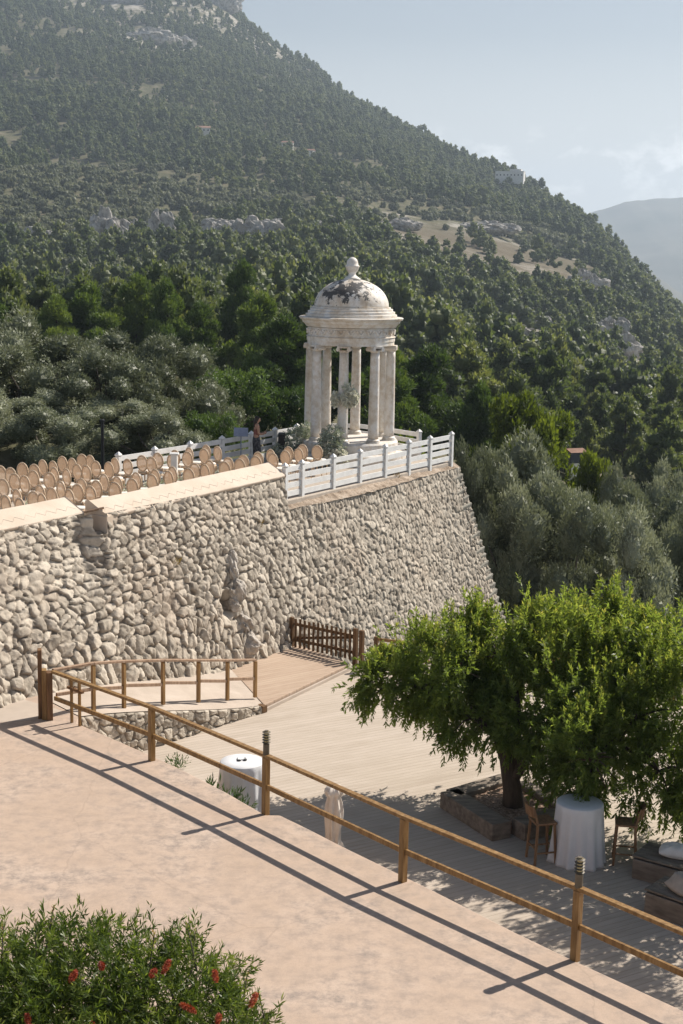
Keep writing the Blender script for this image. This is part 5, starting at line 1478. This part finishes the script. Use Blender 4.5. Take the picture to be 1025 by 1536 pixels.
# ------------------------------------------------------------ bottlebrush in the foreground
def bottlebrush():
    base = Vector((-2.2, 12.2, 0))
    t = thing('bottlebrush_shrub', 'green bottlebrush shrub with red flower spikes at the lower left corner', 'shrub', base)
    r = np.random.default_rng(77)
    lobes = [((-2.15, 12.3, 2.55), (.95, .9, .66)), ((-1.45, 12.3, 2.45), (.75, .8, .62)), ((-2.75, 12.3, 2.5), (.8, .9, .72)), ((-1.05, 12.2, 2.15), (.55, .6, .5)), ((-2.2, 12.0, 2.0), (1.3, 1.0, .7)), ((-3.3, 12.4, 2.3), (.8, .8, .7))]
    w = np.array([l[1][0] * l[1][2] for l in lobes]); w /= w.sum()
    n = 3300
    ci = r.choice(len(lobes), n, p=w)
    o = in_ball(n, r, .45)
    lum = 1 + .6 * vnoise(o[:, 0] * 1.8 + ci * 4.1, o[:, 1] * 1.8 + o[:, 2] * 2, 1.5, 3, 4)
    P = np.array([l[0] for l in lobes])[ci] + o * np.array([l[1] for l in lobes])[ci] * lum[:, None]
    P[:, 2] -= .07; Dr = o * .8 + r.normal(size=o.shape) * .45; Dr[:, 2] += .6
    L_ = r.uniform(.08, .34, n)
    Q, f = sprigs(P, Dr, L_, 24, .082, .015, .75, .0, r)
    tint = np.clip(.02 + .42 * r.random(len(Q)) + .45 * np.repeat(r.random(n), 24) + .25 * (f > .85) * np.repeat(r.random(n) > .6, 24), 0, 1)
    quads('foliage', Q - np.array(base), M['brush_leaf'], t, tint)
    mb = MB()
    bz = Vector((0, 0, 0))
    for l in lobes:
        c = Vector(l[0]) - base
        mb.tube([bz, c * .5 + Vector((0, 0, -.1)), c], [.05, .035, .015], 7)
    for k in range(60):
        i = r.integers(len(lobes)); c = Vector(lobes[i][0]); e = c + Vector(in_ball(1, r, .8)[0] * np.array(lobes[i][1]))
        if e.z < c.z - .2: continue
        mb.tube([c - base, (c.lerp(e, .5)) - base, e - base], [.012, .008, .004], 5)
    # bare shoots standing above the crown
    tops = [(x_, y_, z_ + .12) for x_, y_, z_ in [(-2.75, 12.3, 3.22), (-2.6, 12.4, 3.32), (-1.35, 12.3, 3.2), (-1.28, 12.35, 3.12), (-.78, 12.2, 2.78), (-.68, 12.2, 2.62), (-1.65, 12.3, 3.12), (-3.05, 12.3, 3.15), (-.62, 12.1, 2.35)]]
    sp = []
    for k, tpt in enumerate(tops):
        e = Vector(tpt); b_ = e - Vector((.10 * math.sin(k * 2.2) , .02, .45))
        mb.tube([b_ - base, e - base], [.009, .005], 5)
        sp.append((np.array(b_), np.array(e - b_)))
    Pq = np.array([s_[0] for s_ in sp]); Dq = np.array([s_[1] for s_ in sp])
    Q2, f2 = sprigs(Pq, Dq, .45, 60, .05, .010, .55, 0, r)
    mb.build('stems', M['bark_grey'], t)
    quads('shoot_leaves', Q2 - np.array(base), M['brush_leaf'], t, np.clip(.3 + .6 * f2 * r.random(len(f2)), 0, 1))
    # flower spikes
    fl = [(-2.05, 12.2, 3.08), (-1.52, 12.25, 3.02), (-1.03, 12.2, 2.98), (-1.18, 12.0, 2.80), (-1.0, 11.95, 2.72), (-.72, 12.1, 2.80), (-.44, 11.9, 2.22), (-2.05, 11.9, 2.62), (-1.85, 11.9, 2.58), (-1.62, 12.2, 3.02), (-2.30, 11.85, 2.45), (-2.2, 11.8, 2.38), (-2.5, 11.9, 2.30), (-2.62, 11.8, 2.72), (-1.45, 11.85, 2.55), (-2.33, 12.15, 2.98)]
    for k, p in enumerate(fl):
        ax = unit(np.array([[.45 * math.sin(k * 1.7), -.2, 1.0 if k % 3 else .35]]))[0]
        ln = .15 if k not in (7, 9) else .11
        p = (p[0], p[1] - .42, p[2] + .05)
        nb = 230 + 40 * (k % 4)
        ln *= (.75, 1.15, .9, 1.3)[k % 4]
        tt_ = r.random(nb); an = r.uniform(0, 6.28, nb)
        s1_ = unit(np.cross(ax, np.array([.3, .9, .1]))[None])[0]; s2_ = np.cross(ax, s1_)
        rdv = np.cos(an)[:, None] * s1_ + np.sin(an)[:, None] * s2_
        P_ = np.array(p) + ax * (tt_ * ln)[:, None]
        Qf = leaves(P_, rdv + ax * .35, .042 * np.sin(np.pi * np.clip(tt_, .12, .9)) ** .4, np.full(nb, .007), r)
        quads('flower_spike', Qf - np.array(base), M['flower_red'], t, r.random(nb))
    return t
bottlebrush()

# oleander sprouting below the terrace edge
def oleander():
    base = np.array((-2.02, 24.95, -1.15))
    r = np.random.default_rng(31)
    t = thing('oleander_plant', 'pointed-leaved green plant poking above the terrace edge by the sunlit table', 'plant', tuple(base))
    n = 46
    P = base + np.stack([r.uniform(-.36, .36, n), r.uniform(-.2, .2, n), r.uniform(.25, .55, n)], -1)
    P[:, 1] -= (P[:, 0] - base[0]) * .9
    D_ = r.normal(size=(n, 3)) * .35; D_[:, 2] = 1
    Q, f = sprigs(P, D_, .42, 13, .15, .026, .55, 0, r)
    quads('foliage', Q - base, M['oleander_leaf'], t, np.clip(r.random(len(Q)) * .7 + .2 * f, 0, 1))
    mb = MB()
    for p in P[:18]: mb.tube([(0, 0, 0), tuple(p - base + np.array((0, 0, .3)))], [.012, .006], 5)
    mb.build('stems', M['bark_grey'], t)
oleander()
def small_weed(label, x, y, z, n, h, mat, spread=.1, ln=.09):
    r = np.random.default_rng(int(abs(x * 100 + y * 10)))
    P = np.stack([r.normal(0, spread, n), r.normal(0, spread, n), np.zeros(n)], -1)
    D_ = r.normal(size=(n, 3)) * .5; D_[:, 2] = 1
    Q, f = sprigs(P, D_, h, 8, ln, .02, .5, 0, r)
    o = quads('weed', Q, mat, None, r.random(len(Q)))
    o.location = (x, y, z)
    return tag(o, label, 'plant')
small_weed('small green weed at the foot of the low wall', -3.3, 28.45, -1.15, 22, .26, M['oleander_leaf'])
for s, z, lab in ((3.4, 2.2, 'dry brown tuft growing high in the rubble wall'), (4.5, 2.35, 'dry tuft on the wall head near the fence'), (3.5, 1.7, 'thin straw tuft below the dry tuft in the wall'), (5.4, 2.62, 'yellowed grass tuft on the soil ledge'), (-2.3, 2.3, 'straw-coloured tuft under the end of the long coping'), (-6.1, 1.9, 'small orange tuft in the middle of the rubble wall')):
    p = on_wall(s, z, -.12 if s < -1 else -.35 + .05)
    small_weed(lab, p[0], p[1], z, 26, .2, M['dry_grass'], .09)

# ------------------------------------------------------------ flowers, stands and a person on the upper terrace
def bouquet(name, label, c, lobes, n, group='flower arrangements for the ceremony'):
    r = np.random.default_rng(int(abs(c[0] * 1000)) % 9999)
    t = thing(name, label, 'flowers', c, 0, group)
    w = np.array([l[1][0] * l[1][2] for l in lobes]); w /= w.sum()
    ci = r.choice(len(lobes), n, p=w); o = in_ball(n, r, .5)
    P = np.array([l[0] for l in lobes])[ci] + o * np.array([l[1] for l in lobes])[ci]
    D_ = o + r.normal(size=o.shape) * .5; D_[:, 2] += .5
    isf = np.array([l[2] for l in lobes])[ci]
    sel = r.random(n) < isf * 1.1
    Q, f = sprigs(P[~sel], D_[~sel], .16, 7, .075, .035, .8, 0, r)
    quads('greenery', Q, M['silver_leaf'], t, r.random(len(Q)))
    if sel.sum():
        Q, f = sprigs(P[sel], D_[sel], .05, 12, .075, .07, 1.0, 0, r)
        quads('blossoms', Q, M['flower_white'], t, r.random(len(Q)))
    return t
bouquet('flower_arrangement', 'grey-green foliage bank left of the temple steps', (-1.60, 47.35, 2.85), [((.05, .0, .55), (.40, .35, .42), .12), ((-.35, -.1, .2), (.45, .4, .25), .25), ((.3, .0, .85), (.25, .25, .3), .05), ((.25, -.1, .3), (.25, .25, .28), .6)], 700)
bouquet('flower_arrangement', 'tall foliage and white rose arrangement in front of the temple steps', (-.38, 45.72, 2.85), [((-.05, .0, .55), (.36, .3, .45), .12), ((.05, .0, .95), (.28, .28, .3), .1), ((.18, -.12, .3), (.33, .28, .32), .85), ((-.3, 0, .25), (.25, .25, .25), .5)], 850)
bouquet('flower_garland', 'white flower bunch tied to a front temple column', (.02, 46.1, 5.02), [((.18, -.05, 0), (.26, .2, .28), 1), ((-.30, .02, -.05), (.10, .12, .22), 1), ((.12, 0, .28), (.08, .08, .16), .2)], 330)
for k, s in enumerate((-7.2, -5.6, -4.0, -2.4, -.8, .9)):
    bouquet('aisle_flowers', 'low white and green flower cluster in the aisle, %s from the temple' % ORD[5 - k], st(s, 3.35, 2.8), [((0, 0, .2), (.26, .26, .2), .6)], 70, 'flower clusters along the aisle')
ws = thing('white_stand', 'slim white pedestal among the chairs near the white fence', 'pedestal', st(-1.05, 3.75, 2.8))
MB().box((0, 0, .03), (.30, .30, .06)).build('foot', M['white_paint'], ws)
MB().box((0, 0, .52), (.18, .18, .92)).build('shaft', M['white_paint'], ws, bevel=.01)
MB().box((0, 0, 1.0), (.26, .26, .05)).build('top', M['white_paint'], ws, bevel=.01)
sb_ = thing('loudspeaker', 'dark grey column loudspeaker standing by the fence left of the flowers', 'loudspeaker', (-2.05, 47.2, 2.8))
MB().lathe([(.16, 0), (.16, .03), (.05, .05), (.05, .12)], (0, 0, 0), 20).build('foot', M['black'], sb_)
MB().box((0, 0, .52), (.24, .22, .82)).build('cabinet', M['dark_grey'], sb_, bevel=.04)
MB().box((0, -.116, .52), (.19, .012, .70)).build('grille', M['black'], sb_)
ms = thing('music_stand', 'blue-grey music stand in front of the white fence', 'music stand', (-3.30, 45.7, 2.8))
MB().tube([(0, 0, .05), (0, 0, 1.0)], .018, 8).build('pole', M['steel'], ms)
MB().box((0, -.05, 1.1), (.46, .02, .30), M=Matrix.Rotation(-.5, 3, 'X')).build('desk', M['steel'], ms)
for k in range(3): MB().tube([(0, 0, .18), (.24 * math.cos(k * 2.1), .24 * math.sin(k * 2.1), 0)], .012, 6).build('foot', M['steel'], ms)
bp = thing('pole', 'thin black pole rising behind the chairs in front of the olives', 'pole', (-8.6, 50.5, 1.6))
MB().tube([(0, 0, 0), (0, 0, 2.0)], .06, 12).build('shaft', M['black'], bp)
MB().lathe([(.09, 2.0), (.09, 2.05), (.03, 2.08)], (0, 0, 0), 12).build('cap', M['black'], bp)

# person: dark-haired, tan open-backed top, patterned dark trousers, looking at a phone
def skin_mesh(name, pts, edges, radii, mat, parent, root=0, sub=2):
    me = bpy.data.meshes.new(name); me.from_pydata(pts, edges, []); me.materials.append(mat)
    o = bpy.data.objects.new(name, me); COL.objects.link(o)
    if parent is not None: o.parent = parent
    md = o.modifiers.new('skin', 'SKIN'); md.use_smooth_shade = True
    if not me.skin_vertices: me.skin_vertices.new()
    sv = me.skin_vertices[0].data
    for i, r_ in enumerate(radii):
        sv[i].radius = r_ if hasattr(r_, '__len__') else (r_, r_)
        sv[i].use_root = (i == root)
    s2 = o.modifiers.new('sub', 'SUBSURF'); s2.levels = sub; s2.render_levels = sub
    return o
M['skin'] = nmat('tanned_skin', [(.3, (.34, .19, .13)), (.7, (.42, .25, .17))], 6, .55)
M['hair'] = nmat('dark_hair', [(.3, (.012, .009, .008)), (.7, (.035, .024, .018))], 30, .5, .4, (1, 1, .1), bdist=.004)
M['trousers'] = nmat('dark_patterned_cloth', [(.38, (.02, .022, .028)), (.5, (.06, .06, .07)), (.62, (.16, .15, .15))], 16, .9)
M['top'] = nmat('dusty_red_top', [(.3, (.20, .075, .06)), (.7, (.28, .11, .085))], 8, .85)
def person():
    t = thing('person', 'person in a rust top and dark patterned trousers standing by the fence holding a phone', 'person', (-2.78, 45.35, 2.8), rad(-70))
    # local: faces +y
    P = [(0, 0, .93), (0, -.01, 1.10), (0, 0, 1.27), (0, .0, 1.38), (0, .015, 1.44), (0, .05, 1.53), (0, .045, 1.62),            # 0-6 pelvis..head
         (-.16, 0, 1.36), (-.20, .02, 1.10), (-.13, .22, 1.08), (-.08, .28, 1.10), (.16, 0, 1.36), (.20, .02, 1.10), (.12, .21, 1.10), (.06, .28, 1.13),
         (-.09, 0, .88), (-.10, .02, .48), (-.10, -.01, .08), (-.10, .12, .03), (.09, 0, .88), (.10, .03, .48), (.11, .0, .08), (.11, .13, .03),
         (0, .135, 1.525)]
    Ed = [(0, 1), (1, 2), (2, 3), (3, 4), (4, 5), (5, 6), (3, 7), (7, 8), (8, 9), (9, 10), (3, 11), (11, 12), (12, 13), (13, 14), (0, 15), (15, 16), (16, 17), (17, 18), (0, 19), (19, 20), (20, 21), (21, 22), (5, 23)]
    Rr = [(.14, .10), (.115, .085), (.13, .09), (.09, .07), .045, (.07, .085), (.075, .09), .052, .040, .030, .026, .052, .040, .030, .026, .085, .058, .038, .03, .085, .058, .038, .03, .018]
    # five fingers on each hand, closed round the phone
    for w_, sx_ in ((10, 1), (14, -1)):
        bx, by, bz = P[w_]
        for k in range(4):
            a = len(P)
            P.append((bx + sx_ * .012, by + .030, bz + .030 - .018 * k)); P.append((bx + sx_ * .045, by + .050 - .004 * k, bz + .034 - .018 * k))
            Ed += [(w_, a), (a, a + 1)]; Rr += [.009, .008]
        a = len(P); P.append((bx + sx_ * .02, by - .004, bz + .045)); P.append((bx + sx_ * .045, by + .02, bz + .07)); Ed += [(w_, a), (a, a + 1)]; Rr += [.010, .008]
    skin_mesh('body', P, Ed, Rr, M['skin'], t)
    skin_mesh('trousers', [(0, 0, 1.04), (0, 0, .93), (-.10, 0, .86), (-.115, .02, .48), (-.115, 0, .14), (.10, 0, .86), (.115, .03, .48), (.12, 0, .14)], [(0, 1), (1, 2), (2, 3), (3, 4), (1, 5), (5, 6), (6, 7)], [(.135, .10), (.165, .125), .115, .10, .085, .115, .10, .085], M['trousers'], t, 1)
    skin_mesh('top', [(0, 0, 1.0), (0, 0, 1.12), (0, .005, 1.24), (-.08, .01, 1.33), (.08, .01, 1.33)], [(0, 1), (1, 2), (2, 3), (2, 4)], [(.145, .11), (.13, .10), (.145, .105), .06, .06], M['top'], t, 1)
    skin_mesh('hair', [(0, .0, 1.50), (0, .01, 1.60), (0, .045, 1.665), (0, -.06, 1.44), (0, -.075, 1.30)], [(0, 1), (1, 2), (0, 3), (3, 4)], [(.085, .075), (.09, .085), (.07, .07), (.065, .045), (.04, .025)], M['hair'], t, 0)
    for sx_ in (-1, 1):
        MB().lathe([(.012, -.012), (.014, 0), (.012, .012)], (sx_ * .032, .128, 1.56), 8).build('eye', M['hair'], t)
    MB().box((0, .335, 1.14), (.072, .010, .145), M=Matrix.Rotation(-.5, 3, 'X')).build('phone_in_hand', M['black'], t, bevel=.004)
person()

# ------------------------------------------------------------ haze
if HAZE:
    hz = MB().box((0, 4380, 220), (18000, 10880, 790)).build('haze', None if False else M['white_paint'])
    mt = bpy.data.materials.new('haze_air'); mt.use_nodes = True
    n = mt.node_tree; n.nodes.clear()
    out = n.nodes.new('ShaderNodeOutputMaterial'); pv = n.nodes.new('ShaderNodeVolumePrincipled')
    pv.inputs['Color'].default_value = (.70, .84, 1.0, 1); pv.inputs['Density'].default_value = HAZE; pv.inputs['Anisotropy'].default_value = .25
    n.links.new(pv.outputs[0], out.inputs['Volume'])
    hz.data.materials.clear(); hz.data.materials.append(mt)
    tag(hz, 'pale blue haze in the air', kind='stuff')
